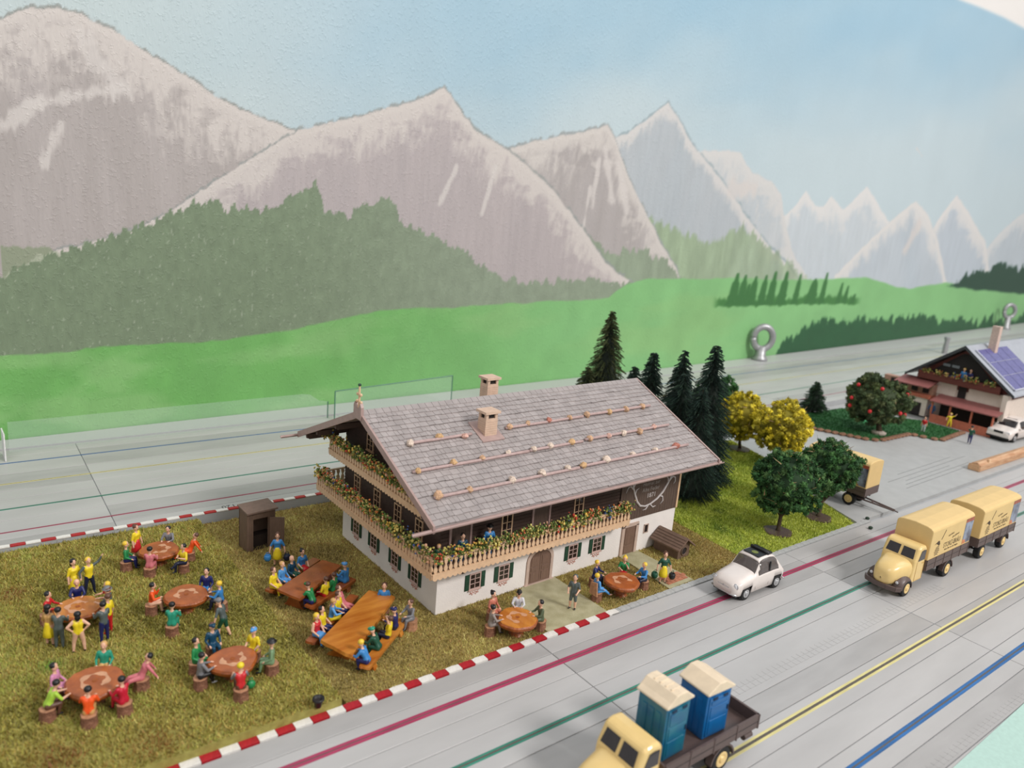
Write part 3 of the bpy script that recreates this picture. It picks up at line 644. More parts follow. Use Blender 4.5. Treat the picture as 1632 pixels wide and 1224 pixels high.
# verge boards, gutters, rafters
for xx in (X0-.06, X1-.06):
    for side in (0, 1):
        pts = [(-EO-.1, EH-.3), (W/2, RH-.3), (W/2, RH+.1), (-EO-.1, EH+.08)]
        if side: pts = [(W-y, z) for y, z in pts]
        MB().prism(pts, xx, xx+.12, 'x').build('verge_board', m_mauve, house)
for y, sg in ((-EO-.12, 1), (W+EO+.12, -1)):
    mb = MB(); n = 8
    P0 = [(y+.13*math.cos(a), EH-.1+.13*math.sin(a)) for a in [math.pi*(1+i/n) for i in range(n+1)]]; P1 = [(y+.09*math.cos(a), EH-.1+.09*math.sin(a)) for a in [math.pi*(1+i/n) for i in range(n+1)]][::-1]
    for i in range(n):
        q_ = [P0[i], P0[i+1], P1[n-1-i], P1[n-i]]; mb.prism(q_, X0-1.15 if sg > 0 else X0-1.1, X1+.35, 'x')
    mb.build('gutter', m_mauve, house)
for i, y in enumerate((-1.2, .2, 2.6, W/2, W-2.6, W-.2, W+1.2)):
    z = roofz(y)-.22; mb = MB(); mb.box(X0+.15, .1, y-.12, y+.12, z-.32, z); mb.box(X0+.02, X0+.15, y-.09, y+.09, z-.26, z); mb.build('purlin', m_beam, house)
mb = MB()
for i in range(19): pass
for i in range(18):
    x = .4+i*1.08; MB().prism([(-EO+.1, EH-.2), (.0, roofz(0)-.22), (.0, roofz(0)-.36), (-EO+.1, EH-.3)], x-.06, x+.06, 'x').build('rafter', m_beam, house)
# roof poles
m_pole = mat('roof_pole', (176, 150, 146), .5, .12, 6, .3, 12)
POLES = [(-0.5, 2.75, 8.64), (3.48, 2.69, 8.62), (5.87, 2.75, 8.65), (11.96, 2.76, 8.65), (12.19, 2.72, 8.63), (18.1, 2.66, 8.61), (-1.34, 0.87, 7.79), (6.17, 0.93, 7.82), (6.26, 0.96, 7.83), (10.33, 0.9, 7.81), (10.55, 0.91, 7.81), (18.05, 0.87, 7.79), (-1.1, -0.88, 7.0), (8.54, -0.75, 7.06), (8.68, -0.8, 7.04), (18.02, -0.96, 6.97)]
for i in range(0, len(POLES), 2):
    a, b = POLES[i], POLES[i+1]; s0 = (a[1]+EO)/math.cos(ang); s1 = (b[1]+EO)/math.cos(ang); sm = (s0+s1)/2
    lift = (.16 if i in (4, 10, 14) else .12)
    MB().tube([rp(a[0]+(b[0]-a[0])*t_, sm+(.1 if i in (4, 10, 14) else 0), lift+.01*math.sin(t_*9)) for t_ in [k/10 for k in range(11)]], .09, 7).build('roof_pole', m_pole, house, smooth=True)
# chimneys
m_chim = mat('tan_chimney', (208, 178, 156), .6, .08, 3, .3, 12); m_hole = mat('chimney_dark', (40, 34, 32), .9)
def chimney(x, y, zb, zt, w, d, fl, side):
    c = MB().box(x-w/2, x+w/2, y-d/2, y+d/2, zb, zt-.42).build('chimney', m_chim, house)
    n = int((zt-.5-zb)/.13)
    for i in range(n):
        z = zb+.02+i*.13; e_ = .015
        MB().box(x-w/2-e_, x+w/2+e_, y-d/2-e_, y+d/2+e_, z, z+.105).build('brick_course', m_chim, c)
    mb = MB()
    for sx in (-1, 1):
        for sy in (-1, 1): mb.box(x+sx*w/2-sx*.17 if sx > 0 else x-w/2, x+w/2 if sx > 0 else x-w/2+.17, y+d/2-.17 if sy > 0 else y-d/2, y+d/2 if sy > 0 else y-d/2+.17, zt-.42, zt-.14)
    mb.build('cap_post', m_chim, c)
    MB().box(x-w/2+.1, x+w/2-.1, y-d/2+.1, y+d/2-.1, zt-.42, zt-.2).build('flue', m_hole, c)
    MB().box(x-w/2-.12, x+w/2+.12, y-d/2-.12, y+d/2+.12, zt-.14, zt).build('cap_slab', m_chim, c)
    if fl:
        s0 = (y+EO)/math.cos(ang); mb = MB(); vs = [rp(x-w*.95, s0-.75, o) for o in (0, .09)]+[rp(x+w*.95, s0-.75, o) for o in (0, .09)]+[rp(x+w*.95, s0+.95, o) for o in (0, .09)]+[rp(x-w*.95, s0+.95, o) for o in (0, .09)]
        mb.add(vs, [(1, 3, 5, 7), (0, 1, 3, 2)[::-1], (2, 3, 5, 4)[::-1], (4, 5, 7, 6)[::-1], (6, 7, 1, 0)[::-1]]); mb.build('flashing', m_mauve, c)
chimney(4.6, 2.75, 8.3, 9.98, .8, .7, True, 0)
chimney(7.55, 6.7, 8.9, 10.72, .8, .75, False, 1)
# ridge bell ornament
o = MB()
o.prism([(-.42, -.35), (.42, -.35), (.42, .35), (.30, .55), (.16, .35), (0, .2), (-.16, .35), (-.30, .55), (-.42, .35)], X0-.12, X0+.05, 'x', T=Matrix.Translation((0, W/2, RH)))
o = o.build('ridge_ornament', m_mauve, house)
mb = MB(); cx_ = X0-.02; mb.tube([(cx_, W/2, RH), (cx_, W/2, RH+1.5)], [.07, .05], 8)
for z, w in ((RH+.55, .22), (RH+.95, .17)): mb.box(cx_-.04, cx_+.04, W/2-w, W/2+w, z, z+.07); mb.ell((cx_, W/2-w, z+.03), .09, 8, 5); mb.ell((cx_, W/2+w, z+.03), .09, 8, 5)
mb.build('finial', m_tan, o); MB().ell((cx_, W/2, RH+1.5), (.1, .1, .08), 8, 6).build('finial_cap', m_shut, o)
# roof stones: each stone is a thing
STC = {'pale': (214, 194, 178), 'tan': (196, 158, 126), 'pink': (206, 164, 150), 'rust': (176, 112, 96), 'ochre': (200, 162, 118)}
rows = {'top': ([(-0.45, 2.69, 8.82), (1.41, 2.82, 8.88), (2.94, 2.6, 8.78)], [(6.15, 2.78, 8.86), (7.56, 2.83, 8.88), (9.19, 2.83, 8.88), (10.82, 2.77, 8.86), (12.34, 2.81, 8.87), (14.24, 2.76, 8.85), (15.78, 2.79, 8.86), (17.39, 2.81, 8.87)]),
        'middle': ([(-1.03, 0.89, 8.0), (1.17, 1.01, 8.06), (2.99, 0.96, 8.03)], [(4.79, 1.02, 8.06), (6.57, 0.96, 8.03), (7.8, 0.97, 8.04), (9.45, 0.97, 8.04), (10.94, 1.0, 8.05), (12.51, 0.94, 8.02), (13.79, 0.95, 8.03), (15.18, 0.88, 8.0), (16.66, 1.01, 8.06)]),
        'lowest': ([(-0.85, -0.74, 7.26), (1.01, -0.79, 7.24)], [(3.76, -0.73, 7.27), (5.86, -0.7, 7.28), (7.74, -0.7, 7.28), (8.91, -0.73, 7.27), (10.77, -0.68, 7.29), (13.03, -0.66, 7.3), (15.04, -0.69, 7.29), (16.93, -0.71, 7.28)])}
scol = {'top': 'pale ochre pink tan tan rust tan tan ochre tan tan'.split(), 'middle': 'ochre ochre tan pale pale pale ochre tan pink pale tan pink'.split(), 'lowest': 'tan tan pale pale pale ochre pale pale pale rust'.split()}
ordn = 'first second third fourth fifth sixth seventh eighth ninth tenth eleventh twelfth'.split()
def stone_mesh(r, seed, m):
    rs = random.Random(seed); mb = MB().ell((0, 0, 0), (r, r*.8, r*.75), 9, 6)
    mb.v = [tuple(c*rs.uniform(.72, 1.2) for c in p) for p in mb.v]; return mb.mesh('roof_stone', m)
for rn, (a, b) in rows.items():
    for i, p in enumerate(list(a)+list(b)):
        r = random.uniform(.2, .28); sc = scol[rn][i]
        if rn == 'lowest' and i in (0, 6): r = .31
        s0 = (p[1]+EO)/math.cos(ang); q_ = rp(p[0], s0, .17)
        o = link('roof_stone', stone_mesh(r, i*7+len(rn), mat('stone_'+sc, STC[sc], .8, .25, 9, .5, 20)), None, q_, random.uniform(0, 6))
        o['label'] = f'{sc} rough stone, {ordn[i]} from the left in the {rn} row on the farmhouse roof'; o['category'] = 'stone'; o['group'] = 'weight stones on the farmhouse roof'
# ---- flowers along the balcony rails
FC = [(190, 70, 50), (214, 128, 70), (226, 200, 110), (220, 180, 80), (218, 168, 136), (150, 150, 80), (110, 130, 66), (70, 90, 140), (206, 176, 120), (120, 140, 76), (204, 104, 70), (226, 214, 130), (222, 150, 100), (190, 180, 110)]
def garland(label, pts, seed, dens=1., hh=.55, prob=None):
    rs = np.random.RandomState(seed); V = []; F = []; C = []
    P = [np.array(p, float) for p in pts]; seg = [(P[i], P[i+1]) for i in range(len(P)-1)]
    ico = MB().ell((0, 0, 0), 1, 5, 4); iv = np.array(ico.v); 
    itri = []
    for f in ico.f:
        for k in range(1, len(f)-1): itri.append((f[0], f[k], f[k+1]))
    itri = np.array(itri); base = 0
    for a, b in seg:
        ln = np.linalg.norm(b-a); n = int(ln/.34*dens)
        for i in range(n):
            t = (i+rs.uniform(.1, .9))/n; c = a+(b-a)*t+np.array([rs.normal(0, .06), rs.normal(0, .06), 0])
            col = np.array(FC[rs.randint(len(FC))]); col2 = np.array(FC[rs.randint(len(FC))]); h = hh*rs.uniform(.55, 1.15)
            nb = rs.randint(20, 34)
            for k in range(nb):     # blossoms and leaf clumps
                off = np.array([rs.normal(0, .14), rs.normal(0, .14), rs.uniform(-.55, .95)*h]); r = rs.uniform(.035, .085)
                V.append(iv*r*np.array([1, 1, rs.uniform(.6, 1.2)])+c+off); F.append(itri+base); base += len(iv)
                q_ = rs.rand(); cc = nlin(col if q_ < .34 else (col2 if q_ < .5 else ((92, 118, 54) if q_ < .78 else (190, 176, 96))))*rs.uniform(.85, 1.4); C.append(np.repeat(cc[None], len(iv), 0))
            for k in range(26):     # stems and leaves
                o0 = c+np.array([rs.normal(0, .1), rs.normal(0, .1), rs.uniform(-.4, .3)*h]); d = np.array([rs.normal(0, .1), rs.normal(0, .1), rs.uniform(.05, .35)])
                s = rs.normal(0, .03, 3); V.append(np.array([o0-s, o0+s, o0+d])); F.append(np.array([[0, 1, 2]])+base); base += 3
                C.append(np.repeat(nlin((80, 104, 46) if rs.rand() < .6 else (140, 136, 70))[None]*rs.uniform(.7, 1.2), 3, 0))
    return npmesh('balcony_flowers', np.concatenate(V), np.concatenate(F), matcol('flower_flock', .8), None, col=np.concatenate(C), kind='stuff', label=label, category='flowers')
garland('mixed red, yellow and green flowers along the long front balcony rail', [(-.9, -1.02, ZB+1.2), (13.2, -1.02, ZB+1.2)], 1, 1.1)
garland('mixed orange and yellow flowers along the lower gable balcony rail', [(-1.02, 12.6, ZB+1.25), (-1.02, -.7, ZB+1.2)], 2)
garland('mixed flowers along the small upper gable balcony rail', [(-1.02, 11.3, 5.56+1.2), (-1.02, .9, 5.56+1.0)], 3)
# ---------------------------------------------------------------- outhouse, dog kennel
m_hut = mat('hut_brown', (112, 90, 76), .6, .12, 3, .3, 20, stretch=(3, 3, .5)); m_in = mat('hut_inside', (52, 40, 34), .8)
t = thing('outhouse', 'small dark brown wooden outhouse with open doorway behind the waitress', 'shed', (-5.85, 11.3, 0), .08)
wx, wy, h = 1.75, 1.1, 2.45
MB().box(0, .08, 0, wy, 0, h).box(wx-.08, wx, 0, wy, 0, h).box(0, wx, wy-.08, wy, 0, h).build('shell', m_hut, t)
MB().box(.08, .38, 0, .08, 0, h).build('front_panel', m_hut, t); MB().box(1.3, wx-.08, 0, .08, 0, h).build('front_panel', m_hut, t); MB().box(.38, 1.3, 0, .08, 2.0, h).build('lintel', m_hut, t)
for x in (.15, .27): MB().box(x, x+.012, -.01, 0, .05, h-.05).build('batten', m_hut, t)
MB().box(.1, wx-.1, .4, wy-.1, .02, .75).build('bench_seat', m_in, t); MB().box(.05, wx-.05, .05, wy-.05, .0, .04).build('floor_board', m_in, t)
MB().prism([(-.2, h), (wy+.08, h+.12), (wy+.08, h+.2), (-.2, h+.1)], -.08, wx+.08, 'x').build('roof', mat('hut_roof', (122, 100, 88), .6, .1, 3, .2, 20), t)
od = MB().box(0, .85, 0, .06, 0, 1.95).build('open_door', m_hut, t); od.location = (1.36, -.07, .03); od.rotation_euler = (0, 0, -.62)
t = thing('dog_kennel', 'brown wooden dog kennel with round opening at the right corner of the farmhouse', 'kennel', (17.4, -1.22, 0), -math.pi/2+.04)
Kp = [(-.62, 0), (.62, 0), (.62, .85), (0, 1.3), (-.62, .85)]
MB().prism([(p[0]*.95, p[1]) for p in Kp], -1.0, .95, 'x').build('kennel_body', m_hut, t)
mb = MB()
for s_ in (-1, 1): mb.prism([(s_*.0, 1.32), (s_*.86, .70), (s_*.86, .80), (s_*.0, 1.44)], -1.15, 1.2, 'x')
mb.build('kennel_roof', mat('kennel_roof', (122, 98, 84), .6, .12, 3, .2, 20), t)
for s_ in (-1,):
    for k in range(4):
        MB().box(-1.15, 1.2, -.012, .012, 0, .02).build('roof_seam', m_hut, t).location = (0, -.2-.17*k, 1.31-.125*k)
MB().lathe([(.0, -.01), (.24, -.01), (.24, .012), (0, .012)], (.955, 0, .5), 18, 0, 'x').build('opening', m_hole, t)
mb = MB(); mb.tube([(.98, .27*math.cos(a), .5+.27*math.sin(a)) for a in [math.pi*2*i/18 for i in range(19)]], .04, 6); mb.build('opening_ring', m_hut, t)

# ---------------------------------------------------------------- figures
def hx(r, g, b): return (r, g, b)
PC = {'skin': (226, 178, 150), 'yellow': (232, 206, 40), 'red': (196, 34, 40), 'crimson': (190, 26, 52), 'orange': (236, 86, 30), 'blue': (56, 128, 190), 'lightblue': (86, 152, 212), 'navy': (28, 34, 92), 'darknavy': (24, 30, 56),
      'teal': (40, 146, 118), 'green': (34, 130, 72), 'darkgreen': (20, 76, 56), 'petrol': (20, 66, 92), 'grey': (120, 120, 124), 'darkgrey': (82, 92, 90), 'black': (26, 24, 26), 'brown': (96, 64, 50), 'pink': (206, 116, 124), 'mauve': (204, 136, 170),
      'lime': (168, 206, 70), 'sage': (118, 148, 110), 'olive': (78, 90, 62), 'coat': (142, 132, 126), 'salmon': (190, 112, 92), 'white': (206, 206, 210), 'blond': (232, 194, 60), 'sand': (206, 160, 100), 'bald': (226, 178, 150)}
def pm(k): return mat('figure_'+k, PC[k], .42, .05, 8)
def cone_soup(mb, a, b, ra, rb, n=10):
    a = Vector(a); b = Vector(b); mb.tube([a, b], [ra, rb], n); mb.ell(a, ra, n, 7); mb.ell(b, rb, n, 7)
POSES = {}
def pose(key, sit=False, lean=0., legs='std', arms='lap', head=0., fem=False):
    """one continuous figure facing +x, 2.0 tall when standing, origin on the ground below the hips"""
    if key in POSES: return POSES[key]
    pz = .64 if sit else .99
    P = Vector((0, 0, pz)); u = Vector((math.sin(lean), 0, math.cos(lean))); fw = Vector((math.cos(lean), 0, -math.sin(lean)))
    sw_ = .19 if fem else .215
    parts = []  # (a, b, ra, rb, region)
    chest = P+u*.44; neck = P+u*.62; hu = Vector((math.sin(lean+head), 0, math.cos(lean+head)))
    hc = neck+hu*.245
    for s_ in (-1, 1):
        parts.append((P+Vector((0, s_*.07, 0)), P+u*.2+Vector((0, s_*.05, 0)), .125, .11, 'shirt'))
        parts.append((P+u*.2+Vector((0, s_*.05, 0)), chest+Vector((0, s_*.09, 0)), .11, .125, 'shirt'))
        parts.append((chest+Vector((0, s_*.09, 0)), P+u*.55+Vector((0, s_*sw_*.8, 0)), .12, .075, 'shirt'))
        parts.append((P+Vector((0, s_*.08, 0)), P+Vector((0, s_*.09, -.04)), .125, .12, 'legs'))
    if fem: parts.append((chest+fw*.07+Vector((0, .06, 0)), chest+fw*.07+Vector((0, -.06, 0)), .085, .085, 'shirt'))
    parts.append((neck-u*.05, neck+hu*.12, .07, .06, 'skin'))
    parts.append((hc-hu*.04, hc+hu*.05, .118, .125, 'skin')); parts.append((hc+hu*-.07+fw*.03, hc+hu*-.10+fw*.045, .08, .06, 'skin'))
    parts.append((hc+fw*.11, hc+fw*.155-hu*.03, .022, .028, 'skin'))
    for s_ in (-1, 1): parts.append((hc+Vector((0, s_*.125, 0)), hc+Vector((0, s_*.135, -.03)), .022, .018, 'skin'))
    A = {'side': [((.0, .10, -.33), (.08, .03, -.28))], 'lap': [((.02, .10, -.31), (.25, -.06, -.13))], 'table': [((.16, .10, -.26), (.27, -.10, .02))],
         'cross': [((.08, .13, -.28), (.2, -.2, .06))], 'hips': [((-.05, .24, -.22), (.03, -.17, -.2))], 'carry': [((.0, .17, -.3), (.05, .05, -.27))],
         'wave': [((.05, .26, .14), (.06, .12, .26)), ((.0, .22, -.22), (.1, .0, -.24))], 'back': [((-.17, .1, -.26), (-.14, .04, -.22))], 'face': [((.16, .05, -.26), (.12, -.1, .26)), ((.1, .1, -.28), (.24, -.16, .02))],
         'point': [((.24, .08, -.12), (.28, .0, .02)), ((.02, .10, -.31), (.2, -.06, -.16))], 'up': [((-.1, .12, .25), (.05, .06, .26)), ((.02, .10, -.31), (.2, -.06, -.16))]}[arms]
    hands = []
    for s_ in (1, -1):
        ar = A[0] if (s_ > 0 or len(A) == 1) else A[1]
        sh = P+u*.55+Vector((0, s_*sw_, 0)); el = sh+Vector((ar[0][0], s_*ar[0][1], ar[0][2])); wr = el+Vector((ar[1][0], s_*ar[1][1], ar[1][2]))
        parts.append((sh, el, .072, .058, 'sleeve')); parts.append((el, wr, .055, .04, 'arm'))
        d = (wr-el).normalized(); parts.append((wr, wr+d*.08, .036, .042, 'skin')); hands.append((wr+d*.1, d, s_))
    Lg = {'std': [((.02, .04, -.46), (-.02, .01, -.44))], 'wide': [((.05, .09, -.45), (-.03, .04, -.44))], 'walk': [((.17, .02, -.43), (.02, .0, -.45)), ((-.08, .02, -.45), (-.2, .0, -.4))],
          'sit': [((.43, .03, .02), (.06, .0, -.44))], 'out': [((.44, .04, -.04), (.34, .0, -.30))], 'tuck': [((.42, .06, .0), (-.1, .0, -.42))], 'crossed': [((.42, -.02, .1), (.3, -.12, -.26)), ((.42, .0, .0), (.02, .0, -.44))], 'lie': [((.44, .03, .02), (.42, .0, -.14))]}[legs]
    for s_ in (1, -1):
        lg = Lg[0] if (s_ > 0 or len(Lg) == 1) else Lg[1]
        hp = P+Vector((0, s_*.095, -.02)); kn = hp+Vector((lg[0][0], s_*lg[0][1], lg[0][2])); an = kn+Vector((lg[1][0], s_*lg[1][1], lg[1][2]))
        parts.append((hp, kn, .115, .078, 'legs')); parts.append((kn, kn+(an-kn)*.45, .075, .07, 'shin')); parts.append((kn+(an-kn)*.45, an, .07, .045, 'shin'))
        fd = Vector((1, s_*.15, 0)) if abs((an-kn).z) > .3 else Vector((.45, s_*.1, .9)); fd.normalize()
        parts.append((an+Vector((-.01, 0, -.015)), an+fd*.15+Vector((0, 0, -.025)), .05, .038, 'shoe'))
    mb = MB()
    parts = [(a, b, ra*(1.13 if r != 'skin' else 1.06), rb*(1.13 if r != 'skin' else 1.06), r) for a, b, ra, rb, r in parts]
    for a, b, ra, rb, r in parts: cone_soup(mb, a, b, ra, rb, 9)
    zmin = min(min((a.z-ra) for a, b, ra, rb, r in parts), min((b.z-rb) for a, b, ra, rb, r in parts))
    o = bpy.data.objects.new('tmp', mb.mesh('tmp', [])); COL.objects.link(o)
    m = o.modifiers.new('r', 'REMESH'); m.mode = 'VOXEL'; m.voxel_size = .026; m.use_smooth_shade = True
    m = o.modifiers.new('s', 'SMOOTH'); m.factor = .5; m.iterations = 3
    m = o.modifiers.new('d', 'DECIMATE'); m.ratio = .45
    dg = bpy.context.evaluated_depsgraph_get(); me = bpy.data.meshes.new_from_object(o.evaluated_get(dg)); bpy.data.objects.remove(o)
    # region of each face from the closest limb
    nf = len(me.polygons); Cn = np.zeros(nf*3); me.polygons.foreach_get('center', Cn); Cn = Cn.reshape(-1, 3)
    best = np.full(nf, 1e9); reg = np.zeros(nf, int); RG = ['skin', 'shirt', 'sleeve', 'arm', 'legs', 'shin', 'shoe']
    for a, b, ra, rb, r in parts:
        a = np.array(a); b = np.array(b); d = b-a; t = np.clip(((Cn-a)@d)/(d@d), 0, 1); ds = np.linalg.norm(Cn-(a+t[:, None]*d), axis=1)-(ra+(rb-ra)*t)
        k = ds < best; best[k] = ds[k]; reg[k] = RG.index(r)
    # fingers: five short bent chains per hand, rooted in the palm
    hm = MB()
    for c, d, s_ in hands:
        side = d.cross(Vector((0, 0, 1))); side = side.normalized() if side.length > .1 else Vector((0, 1, 0)); up = side.cross(d).normalized()
        hm.ell(c-d*.03, (.034, .034, .034), 8, 5)
        for i, (o_, ln) in enumerate(((-.030, .052), (-.010, .062), (.010, .058), (.030, .044))):
            r0 = c+side*o_; r1 = r0+d*ln*.6-up*.006; r2_ = r1+d*ln*.35-up*.025; hm.tube([r0-d*.03, r0, r1, r2_], [.012, .011, .010, .007], 5)
        r0 = c-d*.035+side*.028*s_; hm.tube([r0, r0+side*.03*s_+d*.025, r0+side*.034*s_+d*.055-up*.012], [.012, .011, .008], 5)
    nv = len(me.vertices); bm_v = [tuple(v.co) for v in me.vertices]; bf = [tuple(p.vertices) for p in me.polygons]
    fin = bpy.data.meshes.new('figure_'+key); fin.from_pydata(bm_v+hm.v, [], bf+[tuple(i+nv for i in f) for f in hm.f])
    fin.polygons.foreach_set('use_smooth', [True]*len(fin.polygons))
    for r in RG: fin.materials.append(pm('skin'))
    fin.polygons.foreach_set('material_index', np.concatenate([reg, np.zeros(len(hm.f), int)]).astype(np.int32)); fin.update()
    # hair cap, hat, skirt, eyes share the pose
    def T(): return Matrix.Translation(hc) @ Matrix.Rotation(lean+head, 4, 'Y')
    hair = MB().ell((-.03, 0, .045), (.145, .145, .135), 12, 8, T=T()); hair.v = [tuple(v) for v in hair.v]
    kp = [f for f in hair.f]; hair_me = MB(); hair_me.ell((-.03, 0, .055), (.148, .15, .135), 12, 8, T=T())
    longh = MB(); longh.ell((-.03, 0, .055), (.15, .152, .138), 12, 8, T=T()); longh.ell((-.10, 0, -.1), (.075, .12, .16), 10, 7, T=T())
    bun = MB(); bun.ell((-.03, 0, .055), (.15, .152, .138), 12, 8, T=T()); bun.ell((-.13, 0, .12), (.075, .075, .075), 8, 6, T=T())
    cap = MB(); cap.ell((-.01, 0, .075), (.15, .15, .10), 12, 7, T=T()); cap.tube([T() @ Vector((.06, 0, .08)), T() @ Vector((.19, 0, .06))], [.1, .06], 8)
    hat = MB(); hat.lathe([(.22, .06), (.225, .08), (.13, .085), (.12, .19), (.05, .2)], (0, 0, 0), 14, T=T())
    eyes = MB()
    for s_ in (-1, 1): eyes.ell((.118, s_*.045, .01), (.012, .016, .012), 6, 4, T=T())
    if sit:
        kn = P+Vector((.44, 0, .02)); skirt = MB(); vs = []
        for i, (x, w, h0, h1) in enumerate(((-.12, .15, -.1, .22), (.05, .2, -.14, .15), (.25, .21, -.12, .12), (.47, .22, -.1, .11), (.53, .21, -.34, .02))):
            for j in range(12):
                a = 2*math.pi*j/12; vs.append((x+P.x, w*math.cos(a), P.z+(h0+h1)/2+(h1-h0)/2*math.sin(a)))
        fs = [(i*12+j, (i+1)*12+j, (i+1)*12+(j+1) % 12, i*12+(j+1) % 12) for i in range(4) for j in range(12)]+[tuple(range(12))[::-1], tuple(range(48, 60))]
        skirt.add(vs, [f[::-1] if len(f) == 4 else f for f in fs])
    else:
        skirt = MB().lathe([(.15, .18), (.18, .05), (.24, -.25), (.27, -.50), (.25, -.52), (.05, -.5)], (0, 0, pz), 16, jit=None)
    torso = P.copy()
    dress = None
    R = dict(me=fin, zmin=zmin, hair=hair_me, long=longh, bun=bun, cap=cap, hat=hat, eyes=eyes, skirt=skirt, cache={}, hc=hc, hands=hands)
    POSES[key] = R; return R
def person(label, xy, z, yaw, pk, shirt, legs, hair='black', hs='hair', hat=None, hatc=None, skirt=None, shoes='black', sleeve=None, arm='skin', shin=None, scale=1., group=None):
    R = POSES[pk]; o = link('person', R['me'], None, (xy[0], xy[1], z), yaw, label=label, category='figurine')
    o.scale = (scale,)*3
    if group: o['group'] = group
    cols = ['skin', shirt, sleeve or shirt, arm, legs, shin or legs, shoes]
    for i, c in enumerate(cols): o.material_slots[i].link = 'OBJECT'; o.material_slots[i].material = pm(c)
    def part(nm, key, col):
        k = (key, col)
        if k not in R['cache']: R['cache'][k] = R[key].mesh(nm, pm(col), True)
        return link(nm, R['cache'][k], o)
    if hair != 'bald': part('hair', hs, hair)
    part('eyes', 'eyes', 'black')
    if hat: part('hat', hat, hatc or 'black')
    if skirt: part('skirt', 'skirt', skirt)
    return o
pose('stand'); pose('stand_f', fem=True, arms='side'); pose('wave', arms='wave', legs='wide'); pose('hips_f', arms='hips', legs='wide', fem=True); pose('carry_f', arms='carry', fem=True)
pose('stand_t', arms='table', lean=.05); pose('walk', arms='point', legs='walk'); pose('bend', arms='carry', legs='walk', lean=.3)
pose('sit', True, .0, 'sit', 'lap'); pose('sit_f', True, .0, 'sit', 'lap', fem=True); pose('sit_t', True, .12, 'sit', 'table'); pose('sit_face', True, .1, 'sit', 'face'); pose('sit_cross', True, .0, 'crossed', 'cross')
pose('sit_recline', True, -.45, 'out', 'back', head=.3, fem=True); pose('sit_out', True, -.1, 'out', 'lap'); pose('sit_lean', True, .5, 'tuck', 'table', head=-.2); pose('sit_up', True, -.05, 'sit', 'up')
POSES['stand']  # standing figure with hanging arms
# ---------------------------------------------------------------- tables, stumps, benches
m_top = mat('varnished_reddish_wood', (150, 78, 38), .28, .25, 1.6, .2, 10, c2=(184, 100, 46), coat=.3)
m_top2 = mat('varnished_orange_wood', (168, 92, 28), .25, .3, 1.2, .2, 8, c2=(212, 142, 60), stretch=(.35, 1.6, 1), coat=.35)
m_bark = mat('table_rim_bark', (150, 78, 30), .4, .3, 6, .5, 14); m_pale = mat('pale_wood_figure', (204, 152, 118), .35, .12, 4)
m_stump = mat('stump_bark', (112, 72, 54), .75, .3, 6, .8, 14, c2=(150, 104, 80)); m_stump2 = mat('stump_cut', (178, 130, 98), .6, .2, 6, .3, 20)
def round_table(label, xy, z, r, h, seed, top=None):
    rs = random.Random(seed); t = thing('round_table', label, 'table', (xy[0], xy[1], z), rs.uniform(0, 6), 'round log-slice tables')
    n = 28; jit = [1+.035*rs.uniform(-1, 1)+.03*math.sin(3*i*2*math.pi/n+seed) for i in range(n)]
    MB().lathe([(r*.9, h-.3), (r*1.0, h-.2), (r*1.02, h-.08), (r*.96, h-.01)], n=n, jit=jit).build('rim', m_bark, t, smooth=False)
    MB().lathe([(r*.96, h-.012), (r*.95, h+.012), (r*.9, h+.018)], n=n, jit=jit).build('tabletop', top or m_top, t)
    mb = MB(); k = 26; a0 = rs.uniform(0, 6); vs = []; a1 = rs.uniform(3.6, 5.2)
    for i in range(k):
        a = a0+a1*i/(k-1); w = .09+.07*math.sin(i*.9+seed)+.04*rs.random(); 
        for rr in (r*.42-w*.8, r*.42+w*.9): vs.append((rr*math.cos(a), rr*math.sin(a), h+.024))
    mb.add(vs, [(2*i, 2*i+1, 2*i+3, 2*i+2) for i in range(k-1)]); mb.build('pale_grain_patch', m_pale, t)
    MB().lathe([(.10, h+.02), (.11, h+.03), (.02, h+.03)], n=12).build('knot', m_bark, t)
    MB().lathe([(.42, .0), (.3, .12), (.2, .4), (.34, h-.28)], n=14).build('pedestal', m_bark, t)
    return t
def stump(label, xy, z, r=.3, h=.5, seed=0, pale=False, group='log stump seats'):
    rs = random.Random(seed+3); t = thing('log_stump', label, 'stump', (xy[0], xy[1], z), 0, group)
    jit = [1+.09*rs.uniform(-1, 1) for i in range(16)]
    MB().lathe([(r*1.08, 0), (r*.98, h*.25), (r*.95, h*.7), (r, h-.02)], n=16, jit=jit).build('bark', m_stump2 if pale else m_stump, t); MB().lathe([(r*.97, h-.021), (r*.95, h)], n=16, jit=jit).build('seat', m_stump2, t)
    return t
ZL = .4
TB = {1: ((-10.61, 11.48), ZL), 2: ((-10.76, 5.99), ZL), 3: ((-15.27, 7.24), ZL), 4: ((-10.65, -0.35), ZL), 5: ((-15.73, 0.96), ZL), 6: ((2.66, -3.5), 0.), 7: ((10.38, -3.43), 0.)}
TL = {1: 'dark reddish round log-slice table nearest the rear kerb on the left lawn', 2: 'ridged-rim round log-slice table in the middle right of the left lawn', 3: 'orange-topped round log-slice table ringed by standing figures',
      4: 'round log-slice table with a pale ring, near the right edge of the left lawn', 5: 'dark reddish round log-slice table at the front left of the left lawn', 6: 'orange round log-slice table in front of the left windows of the farmhouse', 7: 'round log-slice table between the concrete path and the kennel'}
for k, (xy, z) in TB.items(): round_table(TL[k], xy, z, 1.02 if k != 5 else 1.08, .9, k, m_top2 if k in (3, 6) else m_top)
if True:
    mb = MB(); n = 36; r = 1.03
    o = bpy.data.objects
NS = [0]
SEATED = ('sit', 'sit_f', 'sit_t', 'sit_face', 'sit_cross', 'sit_recline', 'sit_out', 'sit_lean', 'sit_up')
